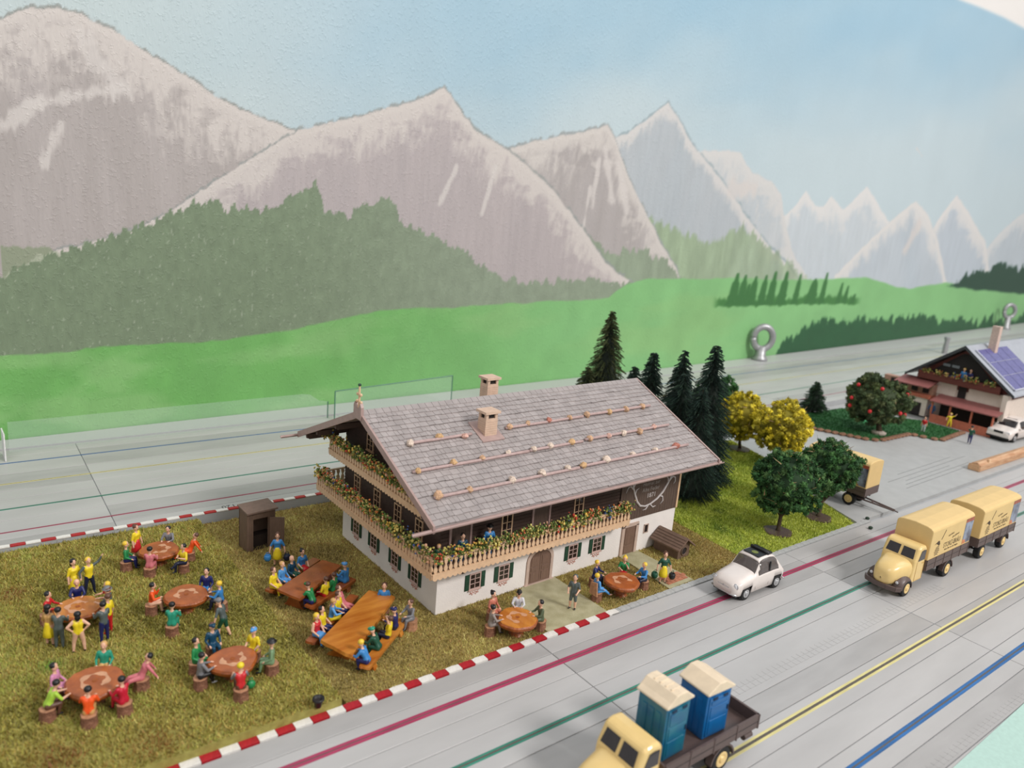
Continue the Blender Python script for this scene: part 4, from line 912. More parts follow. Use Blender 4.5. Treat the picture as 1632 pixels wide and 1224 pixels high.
def at_table(k, label, xy, pk, shirt, legs, hair='black', face=None, st=True, turn=0., **kw):
    (tx_, ty_), z = TB[k]
    yaw = math.atan2(ty_-xy[1], tx_-xy[0]) if face is None else face
    d = math.hypot(tx_-xy[0], ty_-xy[1]); mn = 1.38 if pk in SEATED else 1.28
    if d < mn and face is None: xy = (tx_-math.cos(yaw)*mn, ty_-math.sin(yaw)*mn)
    yaw += turn; dz = (.5-.53) if pk in SEATED else -POSES[pk]['zmin']
    p = person(label, xy, z+(0.0 if pk in SEATED else dz+.0), yaw, pk, shirt, legs, hair, **kw)
    if st and pk in SEATED:
        NS[0] += 1; stump('stump seat under the '+' '.join(label.replace(' with its back to us','').replace(' seen from behind','').replace('figure in ','').split()[:12]), xy, z, .3, .515, NS[0], kw.get('shirt') == 'x')
    return p
# table 1 (rear)
at_table(1, 'woman in yellow top and red skirt standing at the rear table', (-11.49, 12.71), 'stand_f', 'yellow', 'skin', 'brown', skirt='red', hs='bun')
at_table(1, 'man in grey jacket and white shirt behind the rear table', (-9.85, 12.55), 'sit_t', 'grey', 'darkgrey', 'black', arm='grey')
at_table(1, 'blond figure in green jacket seated left of the rear table', (-12.25, 11.6), 'sit', 'green', 'navy', 'blond', turn=-.3, arm='green')
at_table(1, 'figure in pink seen from behind at the rear table', (-11.17, 10.67), 'sit_t', 'pink', 'pink', 'black', arm='pink')
at_table(1, 'figure in yellow shirt with one leg out at the rear table', (-9.78, 9.93), 'sit_cross', 'yellow', 'darknavy', 'black', face=3.5)
at_table(1, 'woman in orange leaning far back right of the rear table', (-9.1, 11.17), 'sit_recline', 'orange', 'orange', 'brown', arm='orange')
# table 2
at_table(2, 'figure in orange seated left of the ridged table', (-12.25, 6.51), 'sit_face', 'orange', 'skin', 'black', arm='orange')
at_table(2, 'figure in teal shirt with its back to us at the ridged table', (-11.93, 4.18), 'sit_t', 'teal', 'teal', 'black', arm='teal')
at_table(2, 'figure in navy jacket and blue trousers behind the ridged table', (-9.91, 6.49), 'sit', 'navy', 'blue', 'black', turn=.4, arm='navy')
at_table(2, 'blond figure in blue seated right of the ridged table', (-9.37, 5.09), 'sit_t', 'blue', 'darknavy', 'blond', arm='blue')
person('man in grey shirt and dark shorts walking, bent forward, right of the ridged table', (-9.97, 2.89), ZL-POSES['bend']['zmin'], 2.3, 'bend', 'darkgrey', 'darkgreen', 'grey', shin='skin', hat='cap', hatc='grey', shoes='black')
# table 3: ring of standing figures
at_table(3, 'woman in long yellow dress standing behind the crowded table', (-14.97, 10.01), 'stand_f', 'yellow', 'skin', 'black', face=-1.2, skirt='yellow', hs='long')
at_table(3, 'blond man in grey jacket raising one arm behind the crowded table', (-14.33, 9.89), 'wave', 'yellow', 'darknavy', 'blond', face=-1.35, sleeve='darkgrey', arm='darkgrey')
at_table(3, 'bald man in navy suit sitting behind the crowded table', (-15.1, 8.39), 'sit_t', 'navy', 'navy', 'bald', arm='navy')
at_table(3, 'figure in red sitting at the far left of the crowded table', (-16.25, 7.82), 'sit_t', 'red', 'brown', 'black', arm='red')
at_table(3, 'figure in sand blouse and yellow skirt standing left of the crowded table', (-16.61, 6.03), 'stand_f', 'sand', 'skin', 'black', skirt='yellow', hs='long')
at_table(3, 'man in dark grey suit with his back to us at the crowded table', (-16.31, 5.56), 'stand_t', 'darkgrey', 'darkgrey', 'black', arm='darkgrey')
at_table(3, 'woman in yellow swimsuit with hands on hips at the crowded table', (-15.66, 4.82), 'hips_f', 'yellow', 'skin', 'black', hs='long', sleeve='skin')
at_table(3, 'man in grey jacket and navy trousers with his back to us at the crowded table', (-14.58, 5.12), 'stand_t', 'darkgrey', 'navy', 'black', arm='darkgrey')
at_table(3, 'figure in red with bright yellow hair behind the crowded table', (-14.35, 7.15), 'stand_t', 'red', 'red', 'blond', scale=.95)
at_table(3, 'man in grey hat and dark jacket right of the crowded table', (-14.12, 6.4), 'stand_t', 'darkgrey', 'darkgrey', 'brown', hat='hat', hatc='grey')
at_table(3, 'woman in yellow top and red trousers right of the crowded table', (-14.28, 5.77), 'stand_f', 'yellow', 'red', 'brown', shoes='red')
# table 4
at_table(4, 'figure in bright green sitting left of the pale-ringed table', (-11.84, 0.79), 'sit', 'green', 'green', 'black', arm='green')
at_table(4, 'officer in petrol-blue uniform and cap behind the pale-ringed table', (-10.89, 1.61), 'sit', 'petrol', 'petrol', 'brown', arm='petrol', hat='cap', hatc='petrol')
at_table(4, 'figure in yellow with a blue hat behind the pale-ringed table', (-9.48, 0.36), 'sit', 'yellow', 'yellow', 'bald', hat='cap', hatc='lightblue')
at_table(4, 'man in sage green with a black hat right of the pale-ringed table', (-9.15, -0.92), 'sit', 'sage', 'sage', 'bald', hat='hat', hatc='black', arm='sage')
at_table(4, 'man in grey pullover with his back to us at the pale-ringed table', (-12.03, -0.39), 'sit_t', 'grey', 'black', 'black', arm='grey', shoes='white')
at_table(4, 'child in red vest with a yellow helmet at the pale-ringed table', (-10.86, -1.97), 'sit_t', 'red', 'brown', 'bald', hat='hair', hatc='yellow', sleeve='grey')
MB().ell((0, 0, .2), (.2, .14, .2), 10, 7).tube([(-.1, 0, .36), (-.06, 0, .5), (.06, 0, .5), (.1, 0, .36)], .02, 5).build('bag', pm('green'), None, smooth=True, label='small green bag beside the child with the yellow helmet', category='bag').location = (*(-10.38, -1.8), .62)
# table 5
at_table(5, 'figure in teal shirt behind the front left table', (-15.1, 2.39), 'sit', 'teal', 'sand', 'sand', arm='teal')
at_table(5, 'woman in pink leaning back right of the front left table', (-14.05, 0.77), 'sit_recline', 'pink', 'pink', 'black', arm='pink')
at_table(5, 'figure in crimson with its back to us at the front left table', (-14.98, -0.49), 'sit_t', 'crimson', 'crimson', 'black', arm='crimson')
at_table(5, 'figure in orange shirt with its back to us at the front left table', (-16.23, -0.51), 'sit_t', 'orange', 'sand', 'black', arm='orange')
at_table(5, 'figure in lime and yellow top at the front left corner of the left lawn', (-17.45, 0.65), 'sit_lean', 'lime', 'brown', 'black', sleeve='lime')
at_table(5, 'figure in mauve clothes left of the front left table', (-17.01, 1.79), 'sit', 'mauve', 'mauve', 'black', arm='mauve')
# table 6
at_table(6, 'figure in salmon clothes left of the orange table by the farmhouse', (2.31, -1.85), 'sit', 'salmon', 'salmon', 'black', arm='salmon', hs='bun')
at_table(6, 'figure in a grey-brown coat with its back to us at the orange table', (1.55, -2.98), 'sit_t', 'coat', 'coat', 'black', arm='coat', hs='bun')
at_table(6, 'figure in white blouse behind the orange table by the farmhouse', (3.62, -2.37), 'sit_t', 'white', 'white', 'black', arm='white', hat='cap', hatc='black')
at_table(6, 'figure in olive jacket right of the orange table by the farmhouse', (3.99, -3.82), 'sit_t', 'olive', 'olive', 'black', arm='olive')
person('slim man in grey-green shirt standing on the concrete path', (6.78, -3.25), .07-POSES['stand']['zmin'], -2.6, 'stand', 'darkgrey', 'darkgrey', 'darkgrey', shin='skin', scale=1.0)
# table 7
at_table(7, 'blond man in navy suit behind the table near the kennel', (9.66, -1.93), 'sit_t', 'navy', 'darknavy', 'blond', arm='navy')
at_table(7, 'blond figure in light blue on a backed log seat near the path', (8.69, -3.18), 'sit_out', 'lightblue', 'lightblue', 'blond', face=-.2, shoes='skin', arm='lightblue')
at_table(7, 'blond woman in bright green top behind the table near the kennel', (11.64, -2.38), 'sit_face', 'green', 'red', 'blond', skirt='red', hs='bun')
at_table(7, 'blond man in blue jacket right of the table near the kennel', (12.09, -3.61), 'sit_t', 'blue', 'darknavy', 'blond', arm='blue')
for o in list(bpy.data.objects):
    if o.get('category') == 'stump' and 'backed log seat' in o.get('label', ''):
        MB().prism([(-.3, .4), (.3, .4), (.26, 1.1), (-.2, 1.2)], -.32, -.24, 'x').build('backrest', m_stump2, o)
mb = MB()
def bucket(label, xy, z, col, r=.19):
    t = thing('bucket', label, 'bucket', (xy[0], xy[1], z))
    MB().lathe([(r*.7, 0), (r*1.05, .12), (r, .3), (r*.75, .36), (r*.6, .33)], n=14).build('bowl', pm(col), t, smooth=True); MB().tube([(-r*.7, 0, .34), (-r*.4, 0, .5), (r*.4, 0, .5), (r*.7, 0, .34)], .018, 5).build('handle', pm(col), t)
def waitress(label, xy, yaw, shirt, skirt, hair, cols, labs):
    z = -POSES['carry_f']['zmin']; p = person(label, xy, z, yaw, 'carry_f', shirt, 'skin', hair, skirt=skirt, hs='bun', shoes='black')
    for s_, c, lb in zip((1, -1), cols, labs):
        h = [q_ for q_ in POSES['carry_f']['hands'] if q_[2] == s_][0][0]; a = h.x*math.cos(yaw)-h.y*math.sin(yaw); b = h.x*math.sin(yaw)+h.y*math.cos(yaw)
        k = 1.12; bucket(lb, (xy[0]+a+.10*s_*-math.sin(yaw), xy[1]+b+.10*s_*math.cos(yaw)), z+h.z-.52, c)
waitress('waitress in blue blouse and yellow apron in front of the outhouse', (-4.93, 9.02), -2.0, 'blue', 'yellow', 'brown', ('darknavy', 'blue'), ('dark bucket in the hand of the waitress by the outhouse', 'blue bucket in the hand of the waitress by the outhouse'))
waitress('waitress in dark green blouse and yellow apron beside the kennel', (13.61, -3.75), -2.2, 'darkgreen', 'yellow', 'brown', ('black', 'darkgreen'), ('black bucket in the hand of the waitress by the kennel', 'dark green bucket in the hand of the waitress by the kennel'))
# ---- long tables and benches
def slab(label, name, cat, C, h, th, mt, legs, wmat=None, group=None):
    """C: four top corners (x,y) in order; irregular live-edge slab on block legs"""
    P = [Vector((*c, 0)) for c in C]; ctr = sum(P, Vector())/4; t = thing(name, label, cat, (ctr.x, ctr.y, 0), 0, group)
    Q = [p-ctr for p in P]; a = [(Q[i], Q[(i+1) % 4]) for i in range(4)]; top = []; rs = random.Random(len(label))
    for p, q_ in a:
        for k in range(5):
            c = p+(q_-p)*k/5; top.append(Vector((c.x, c.y, 0))*(1+rs.uniform(-.012, .012)) if k else c*.985)
    n = len(top); vs = [(v.x, v.y, h) for v in top]+[(v.x*1.015, v.y*1.015, h-th*.45) for v in top]+[(v.x*.93, v.y*.93, h-th) for v in top]
    fs = [tuple(range(n)), tuple(range(2*n, 3*n))[::-1]]
    for L_ in (0, 1): fs += [((L_+1)*n+i, (L_+1)*n+(i+1) % n, L_*n+(i+1) % n, L_*n+i) for i in range(n)]
    area_ = sum(top[i].x*top[(i+1) % n].y-top[(i+1) % n].x*top[i].y for i in range(n))
    if area_ < 0: fs = [f[::-1] for f in fs]
    o = MB().add(vs, fs).build('tabletop' if cat == 'table' else 'seat_plank', mt, t)
    ax = ((Q[2]+Q[3])/2-(Q[0]+Q[1])/2); ang_ = math.atan2(ax.y, ax.x); ln = ax.length; w = (Q[0]-Q[1]).length
    for k in (-1, 1):
        R = Matrix.Translation((math.cos(ang_)*ln*.34*k, math.sin(ang_)*ln*.34*k, 0)) @ Matrix.Rotation(ang_, 4, 'Z')
        if cat == 'table': MB().prism([(-w*.42, 0), (w*.42, 0), (w*.3, .12), (w*.2, h*.5), (w*.3, h-th), (-w*.3, h-th), (-w*.2, h*.5), (-w*.3, .12)], -.16, .16, 'x', T=R).build('leg', mt, t, bevel=.03)
        else: MB().prism([(-w*.62, 0), (w*.62, 0), (w*.4, h-th+.01), (-w*.4, h-th+.01)], -.17, .17, 'x', T=R).build('leg', mt, t, bevel=.03)
    return t
m_ta = mat('varnished_red_brown_plank', (140, 72, 32), .3, .25, 1.6, .25, 10, c2=(168, 92, 44), coat=.3)
slab('long reddish-brown plank table nearer the outhouse', 'long_table', 'table', [(-6.63, 4.84), (-6.03, 3.38), (-2.62, 5.57), (-3.27, 6.69)], 1.0, .26, m_ta, None)
def quad(p, q_, w):
    p = Vector(p); q_ = Vector(q_); d = (q_-p).normalized(); n = Vector((-d.y, d.x))*w/2; return [tuple(p+n), tuple(p-n), tuple(q_-n), tuple(q_+n)]
slab('long glossy orange-brown plank table nearer the front kerb', 'long_table', 'table', [(-6.68, -0.49), (-5.99, -2.35), (-1.72, 1.23), (-2.59, 2.47)], 1.0, .34, m_top2, None)
def mid(a, b, t): return (a[0]+(b[0]-a[0])*t, a[1]+(b[1]-a[1])*t)
BN = {'a1': ((-6.7, 5.75), (-3.05, 7.86)), 'a2': ((-5.59, 3.3), (-2.32, 4.84)), 'b1': ((-6.81, 0.31), (-3.06, 3.16)), 'b2': ((-5.58, -2.73), (-2.02, -0.15))}
BL = {'a1': 'log bench on the outhouse side of the reddish-brown plank table', 'a2': 'log bench on the farmhouse side of the reddish-brown plank table', 'b1': 'log bench on the lawn-edge side of the glossy orange-brown table', 'b2': 'split-log bench on the farmhouse side of the glossy orange-brown table'}
for k, (a, b) in BN.items(): slab(BL[k], 'log_bench', 'bench', quad(a, b, .5), .5, .22, m_ta if k != 'b2' else m_top2, None, group='log benches at the long tables')
def on_bench(k, label, xy, pk, shirt, legs, hair='black', side=1, turn=0., **kw):
    a, b = BN[k]; a = Vector(a); b = Vector(b); d = (b-a); t_ = max(.04, min(.96, (Vector(xy)-a).dot(d)/d.dot(d))); p = a+d*t_; d.normalize(); n = Vector((-d.y, d.x))*side
    return person(label, (p.x, p.y), 0, math.atan2(n.y, n.x)+turn, pk, shirt, legs, hair, **kw)
S_ = -1
on_bench('a1', 'figure in yellow at the near end of the outhouse-side bench', (-6.32, 5.82), 'sit_f', 'yellow', 'yellow', 'brown', S_)
on_bench('a1', 'figure in light blue suit second along the outhouse-side bench', (-5.69, 6.19), 'sit', 'lightblue', 'lightblue', 'sand', S_, arm='lightblue')
on_bench('a1', 'bald figure in petrol jacket third along the outhouse-side bench', (-5.04, 6.66), 'sit', 'petrol', 'darkgreen', 'bald', S_, arm='petrol')
on_bench('a1', 'woman in blue blouse and red apron at the far end of the outhouse-side bench', (-4.16, 7.03), 'sit_f', 'blue', 'green', 'black', S_, skirt='red', hs='bun', turn=-.4)
on_bench('a2', 'figure in blue with a blue cap at the far end of the middle bench', (-2.87, 4.64), 'sit_t', 'blue', 'blue', 'bald', -S_, hat='cap', hatc='lightblue', arm='blue')
on_bench('a2', 'small figure in green on the middle bench next to the blue cap', (-3.69, 3.92), 'sit', 'green', 'green', 'brown', -S_, arm='green', scale=.92)
on_bench('a2', 'figure in yellow shirt and red trousers on the middle bench', (-4.27, 3.6), 'sit', 'yellow', 'red', 'brown', -S_, scale=.95)
on_bench('a2', 'figure in green with a green cap leaning forward at the middle bench', (-5.04, 2.98), 'sit_lean', 'green', 'navy', 'brown', -S_, hat='cap', hatc='green', arm='green')
on_bench('b1', 'blond woman in red vest and blue skirt at the near end of lawn-edge bench', (-6.37, 0.72), 'sit_f', 'red', 'lightblue', 'blond', S_, skirt='lightblue', hs='long', sleeve='skin', turn=-.3)
on_bench('b1', 'woman in yellow blouse and dark trousers second on the lawn-edge bench', (-5.88, 1.16), 'sit_out', 'yellow', 'navy', 'black', S_, arm='skin')
on_bench('b1', 'figure in light blue shirt third on the lawn-edge bench', (-5.07, 1.48), 'sit_t', 'lightblue', 'yellow', 'sand', S_, arm='lightblue', turn=.5)
on_bench('b1', 'figure in yellow shirt and navy trousers fourth on the lawn-edge bench', (-4.56, 1.99), 'sit', 'yellow', 'navy', 'brown', S_)
on_bench('b1', 'figure in pink at the far end of the lawn-edge bench', (-3.91, 2.19), 'sit_recline', 'pink', 'pink', 'brown', S_, arm='pink')
on_bench('b2', 'figure in navy with a cap at the far end of the split-log bench', (-2.76, -0.83), 'sit_t', 'navy', 'darknavy', 'bald', -S_, hat='cap', hatc='navy', arm='navy')
on_bench('b2', 'figure in yellow shirt second on the split-log bench', (-3.48, -1.24), 'sit_up', 'yellow', 'darknavy', 'brown', -S_)
on_bench('b2', 'figure in dark green with a green cap third on the split-log bench', (-4.33, -1.87), 'sit_lean', 'darkgreen', 'darkgreen', 'bald', -S_, hat='cap', hatc='teal', arm='darkgreen')
on_bench('b2', 'blond figure in blue leaning forward on the split-log bench', (-5.09, -2.81), 'sit_lean', 'blue', 'navy', 'blond', -S_, arm='blue')
xy_ = (-2.15, 1.65)
person('figure in blue shirt at the far head of the glossy orange-brown table', xy_, 0, -2.2, 'sit', 'blue', 'blue', 'brown', arm='blue'); stump('log stump seat at the far head of the glossy orange-brown table', xy_, 0, .3, .515, 91)
xy_ = (-1.73, -0.41)
person('figure in grey on a pale log seat by the farmhouse corner', xy_, 0, 3.3, 'sit_t', 'grey', 'grey', 'brown', arm='grey'); stump('pale log stump seat by the farmhouse corner', xy_, 0, .34, .515, 92, True)
# balcony figures
person('man in petrol jacket with a red vest standing on the front balcony', (1.0, -.6), ZB+.2-POSES['stand']['zmin'], -1.9, 'stand', 'petrol', 'blue', 'black', scale=.9, arm='petrol')
person('person in blue plaid coat and dark hat standing on the front balcony', (2.75, -.55), ZB+.2-POSES['stand']['zmin'], -1.9, 'stand', 'blue', 'blue', 'black', hat='hat', hatc='black', scale=.95, arm='blue')
person('figure in dark green looking over the flowers at the balcony corner', (-.35, -.45), ZB+.2-POSES['stand']['zmin'], -2.3, 'stand_f', 'darkgreen', 'darkgreen', 'sand', scale=.72)
person('figure in red standing on the upper gable balcony', (-.5, 4.1), 5.56+.2-POSES['stand']['zmin'], -2.9, 'stand', 'red', 'red', 'black', scale=.9)
# small black pot on the lawn
t = thing('flower_pot', 'small black pot on the lawn board near the front kerb', 'pot', (*(-8.4, -4.1), ZL+.02))
MB().lathe([(.13, 0), (.2, .3), (.25, .33), (.25, .42), (.2, .42), (.16, .25)], n=14).build('pot', pm('black'), t, smooth=True); MB().lathe([(.1, .2), (.19, .3)], n=12).build('soil', m_hole, t)

# ---------------------------------------------------------------- trees
def crown_arrays(c, r, seed, pal, nclump=260, tuft=60, twig=60, size=.30):
    rs = np.random.RandomState(seed); V = []; F = []; C = []; base = 0
    ico = MB().ell((0, 0, 0), 1, 8, 6); iv = np.array(ico.v); it = []
    for f in ico.f:
        for k in range(1, len(f)-1): it.append((f[0], f[k], f[k+1]))
    it = np.array(it); pal = nlin(np.array(pal)); c = np.array(c); r = np.array(r)
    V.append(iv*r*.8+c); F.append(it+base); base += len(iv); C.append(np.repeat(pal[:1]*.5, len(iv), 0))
    d = rs.normal(0, 1, (nclump, 3)); d /= np.linalg.norm(d, axis=1)[:, None]
    lump = 1+.14*np.sin(d[:, 0]*4+seed)*np.cos(d[:, 1]*3.3+seed*2)+.08*np.sin(d[:, 2]*7)
    for i in range(nclump):
        p = c+d[i]*r*lump[i]*rs.uniform(.74, 1.0); s = size*rs.uniform(.6, 1.25); col = pal[rs.randint(len(pal))]*rs.uniform(.7, 1.25)
        vv = iv*s*.58*rs.uniform(.55, 1.35, (len(iv), 1))+p; V.append(vv); F.append(it+base); base += len(iv); C.append(np.repeat(col[None], len(iv), 0))
        q_ = rs.normal(0, 1, (tuft, 3)); q_ /= np.linalg.norm(q_, axis=1)[:, None]; b = p+q_*s*.6; w = rs.normal(0, .05, (tuft, 3))*s*2.6; tip = b+q_*s*rs.uniform(.25, .6, (tuft, 1))+rs.normal(0, .05, (tuft, 3))
        V.append(np.stack([b-w, b+w, tip], 1).reshape(-1, 3)); F.append(np.arange(3*tuft).reshape(-1, 3)+base); base += 3*tuft
        C.append(np.repeat(col[None]*rs.uniform(.8, 1.35, (tuft, 1)), 3, 0))
    if twig:
        q_ = rs.normal(0, 1, (twig, 3)); q_ /= np.linalg.norm(q_, axis=1)[:, None]; b = c+q_*r*.93; e = b+q_*.16+rs.normal(0, .28, (twig, 3)); w = rs.normal(0, .022, (twig, 3))
        V.append(np.stack([b-w, b+w, e], 1).reshape(-1, 3)); F.append(np.arange(3*twig).reshape(-1, 3)+base); base += 3*twig; C.append(np.repeat(nlin((150, 122, 88))[None], 3*twig, 0))
    return np.concatenate(V), np.concatenate(F), np.concatenate(C)
m_trunk = mat('tree_trunk', (78, 64, 46), .85, .25, 5, .7, 16); m_plate = mat('brown_base_plate', (82, 64, 58), .5, .1, 3)
def leafy(label, xy, top, r, seed, pal, plate=True, trunk_h=1.4, tr=.15, name='leafy_tree', twig=60, size=.32, n=260, off=(0, 0)):
    t = thing(name, label, 'tree', (xy[0], xy[1], .0))
    cz_ = top-r[2]
    MB().tube([(0, 0, .0), (.02, 0, .25), (off[0]*.3, off[1]*.3, trunk_h*.6), (off[0], off[1], cz_)], [tr*1.6, tr, tr*.9, tr*.6], 9).build('trunk', m_trunk, t, smooth=True)
    mb = MB()
    for k in range(7):
        a = k*.9; mb.tube([(off[0]*.6, off[1]*.6, trunk_h*.8), (r[0]*.6*math.cos(a), r[1]*.6*math.sin(a), cz_-r[2]*.4+.5*(k % 3)*r[2]*.4)], [tr*.5, tr*.2], 5)
    mb.build('branches', m_trunk, t)
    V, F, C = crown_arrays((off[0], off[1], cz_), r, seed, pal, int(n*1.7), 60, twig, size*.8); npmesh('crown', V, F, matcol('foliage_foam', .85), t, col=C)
    if plate:
        MB().lathe([(1.0, 0), (1.0, .08), (.9, .12), (.2, .14)], n=22, jit=[1+.06*math.sin(i*1.3) for i in range(22)]).build('base_plate', m_plate, t)
    return t
GREEN = [(42, 78, 40), (56, 98, 50), (72, 114, 58), (48, 88, 44), (88, 122, 68)]
YEL = [(176, 162, 38), (204, 186, 42), (220, 202, 58), (156, 144, 42), (230, 214, 80)]
leafy('round dark green leafy tree on a brown plate, nearest the white car', (27.0, -2.9), 5.95, (2.45, 2.45, 2.15), 3, GREEN, off=(.25, .1))
leafy('dark green leafy tree in front of the parked yellow trailer', (32.3, -2.9), 5.9, (2.1, 2.1, 2.05), 4, GREEN, off=(.9, .2))
leafy('yellow-leaved round tree farther back, on a grey plate', (40.81, 10.29), 5.5, (2.5, 2.5, 2.15), 5, YEL, twig=20, off=(-.2, .2))
leafy('yellow-leaved round tree right behind the dark green leafy trees', (39.93, 5.3), 6.2, (2.6, 2.55, 2.5), 6, YEL, twig=30, off=(-.1, .3))
leafy('mid-green bushy tree behind the dark firs', (40.89, 13.52), 6.3, (2.3, 2.3, 2.5), 7, [(52, 96, 50), (66, 112, 58), (44, 84, 44)], twig=10, plate=False)
def fir(label, xy, top, rad, seed, pal, trunk_z=.3, droop=.35, name='fir_tree', n=None, z0=0.):
    rs = np.random.RandomState(seed); t = thing(name, label, 'tree', (xy[0], xy[1], z0)); top = top-z0
    MB().tube([(0, 0, 0), (0, 0, top*.97)], [.16, .03], 7).build('trunk', m_trunk, t); pal = nlin(np.array(pal))
    V = []; C = []; z = trunk_z; 
    while z < top*.985:
        f = 1-z/top; r = rad*(f**.72)*1.0+.04; nb = int(13+22*f)
        for k in range(nb):
            a = rs.uniform(0, 6.283); rr = r*rs.uniform(.72, 1.12); d = np.array([math.cos(a), math.sin(a), 0]); e = d*rr+np.array([0, 0, -droop*rr*rs.uniform(.6, 1.2)]); b0 = np.array([0, 0, z+rs.uniform(-.1, .1)])
            col = pal[rs.randint(len(pal))]*rs.uniform(.65, 1.3); m = int(9+11*rr/rad)
            tt = np.linspace(.15, 1, m)[:, None]; pos = b0+e*tt+np.array([0, 0, .12*rr])*np.sin(tt*3.14)
            for sg in (-1, 1):
                sd = np.array([-d[1], d[0], 0])*sg; tip = pos+sd*(.24*(1.15-tt))*rs.uniform(.7, 1.2, (m, 1))*min(1.2, .45+rr*.5)+d*.12+np.array([0, 0, -.05])+rs.normal(0, .025, (m, 3)); w = d*.042
                V.append(np.stack([pos-w, pos+w, tip], 1).reshape(-1, 3)); C.append(np.repeat(col[None]*rs.uniform(.8, 1.25, (m, 1)), 3, 0))
            V.append(np.stack([pos-[0, 0, .035], pos+[0, 0, .05], pos+d*.16+rs.normal(0, .02, (m, 3))], 1).reshape(-1, 3)); C.append(np.repeat(col[None]*rs.uniform(.8, 1.3, (m, 1)), 3, 0))
        z += .19+.05*rs.rand()
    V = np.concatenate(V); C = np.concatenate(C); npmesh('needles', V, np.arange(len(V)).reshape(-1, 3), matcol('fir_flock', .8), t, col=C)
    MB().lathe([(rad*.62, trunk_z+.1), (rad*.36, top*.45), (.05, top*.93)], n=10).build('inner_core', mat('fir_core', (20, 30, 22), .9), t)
    return t
DK = [(28, 50, 42), (38, 62, 50), (24, 42, 36), (52, 74, 58)]; OLV = [(58, 70, 38), (74, 84, 46), (46, 58, 34), (88, 92, 54)]
fir('tall slender olive-green fir behind the farmhouse ridge', (31.45, 19.8), 12.0, 2.9, 21, OLV, z0=.6)
fir('short olive-green fir left of the tall slender one', (29.6, 20.4), 6.6, 2.6, 22, OLV, z0=.6)
fir('smallest dark fir, its tip just above the farmhouse ridge', (32.8, 17.4), 7.2, 2.2, 23, DK, z0=.6)
fir('narrow dark fir between the smallest fir and the big dark firs', (29.7, 12.7), 9.8, 2.4, 24, DK)
fir('dark fir with a blunt top behind the farmhouse corner', (30.26, 9.89), 10.4, 2.8, 25, DK)
fir('dark fir with a rounded top in front of the blunt-topped one', (26.9, 7.0), 9.5, 2.7, 26, DK)
fir('tallest dark fir of the group at the farmhouse corner', (29.9, 6.6), 11.7, 2.8, 27, DK)
fir('front dark fir whose lower boughs reach below the farmhouse eave', (26.6, 4.9), 8.8, 2.5, 28, DK)
fir('small round dark fir at the edge of the far garden', (61.6, 15.1), 3.7, 1.7, 29, [(40, 66, 44), (52, 78, 50), (34, 56, 38)], droop=-.1, name='small_fir')
# ---------------------------------------------------------------- vehicles
m_cream = mat('cream_yellow_plastic', (230, 198, 132), .32, .03, 2, coat=.25); m_cream2 = mat('cream_yellow_tarpaulin', (222, 190, 130), .5, .03, 1.5)
m_brn = mat('vehicle_brown_plastic', (92, 76, 72), .4, .06, 4); m_tyre = mat('black_tyre', (26, 25, 26), .7, .15, 8, .3, 30); m_win = mat('smoked_window', (44, 40, 42), .12, .15, 3, coat=.4)
m_chrome = mat('silver_plastic', (196, 196, 198), .25, .05, 6, metal=.7); m_blk = mat('black_plastic', (30, 30, 32), .4, .1, 6); m_lamp = mat('headlamp_clear', (214, 214, 218), .15, .05, 6, coat=.4)
def wheel(parent, x, y, r, w, hub, side, name='wheel'):
    o = MB().lathe([(r*.80, -w/2), (r*.97, -w/2+.02), (r, -w/4), (r, w/4), (r*.97, w/2-.02), (r*.8, w/2)], (x, y, r), 22, 0, 'y').build(name, m_tyre, parent, smooth=False)
    MB().lathe([(r*.64, -.03), (r*.6, .02), (r*.45, .03), (r*.3, -.0), (r*.22, .06), (r*.05, .07)] if side > 0 else [(r*.05, -.07), (r*.22, -.06), (r*.3, 0), (r*.45, -.03), (r*.6, -.02), (r*.64, .03)], (x, y+side*w/2, r), 18, 0, 'y').build('wheel_hub', hub, o, smooth=False)
    return o
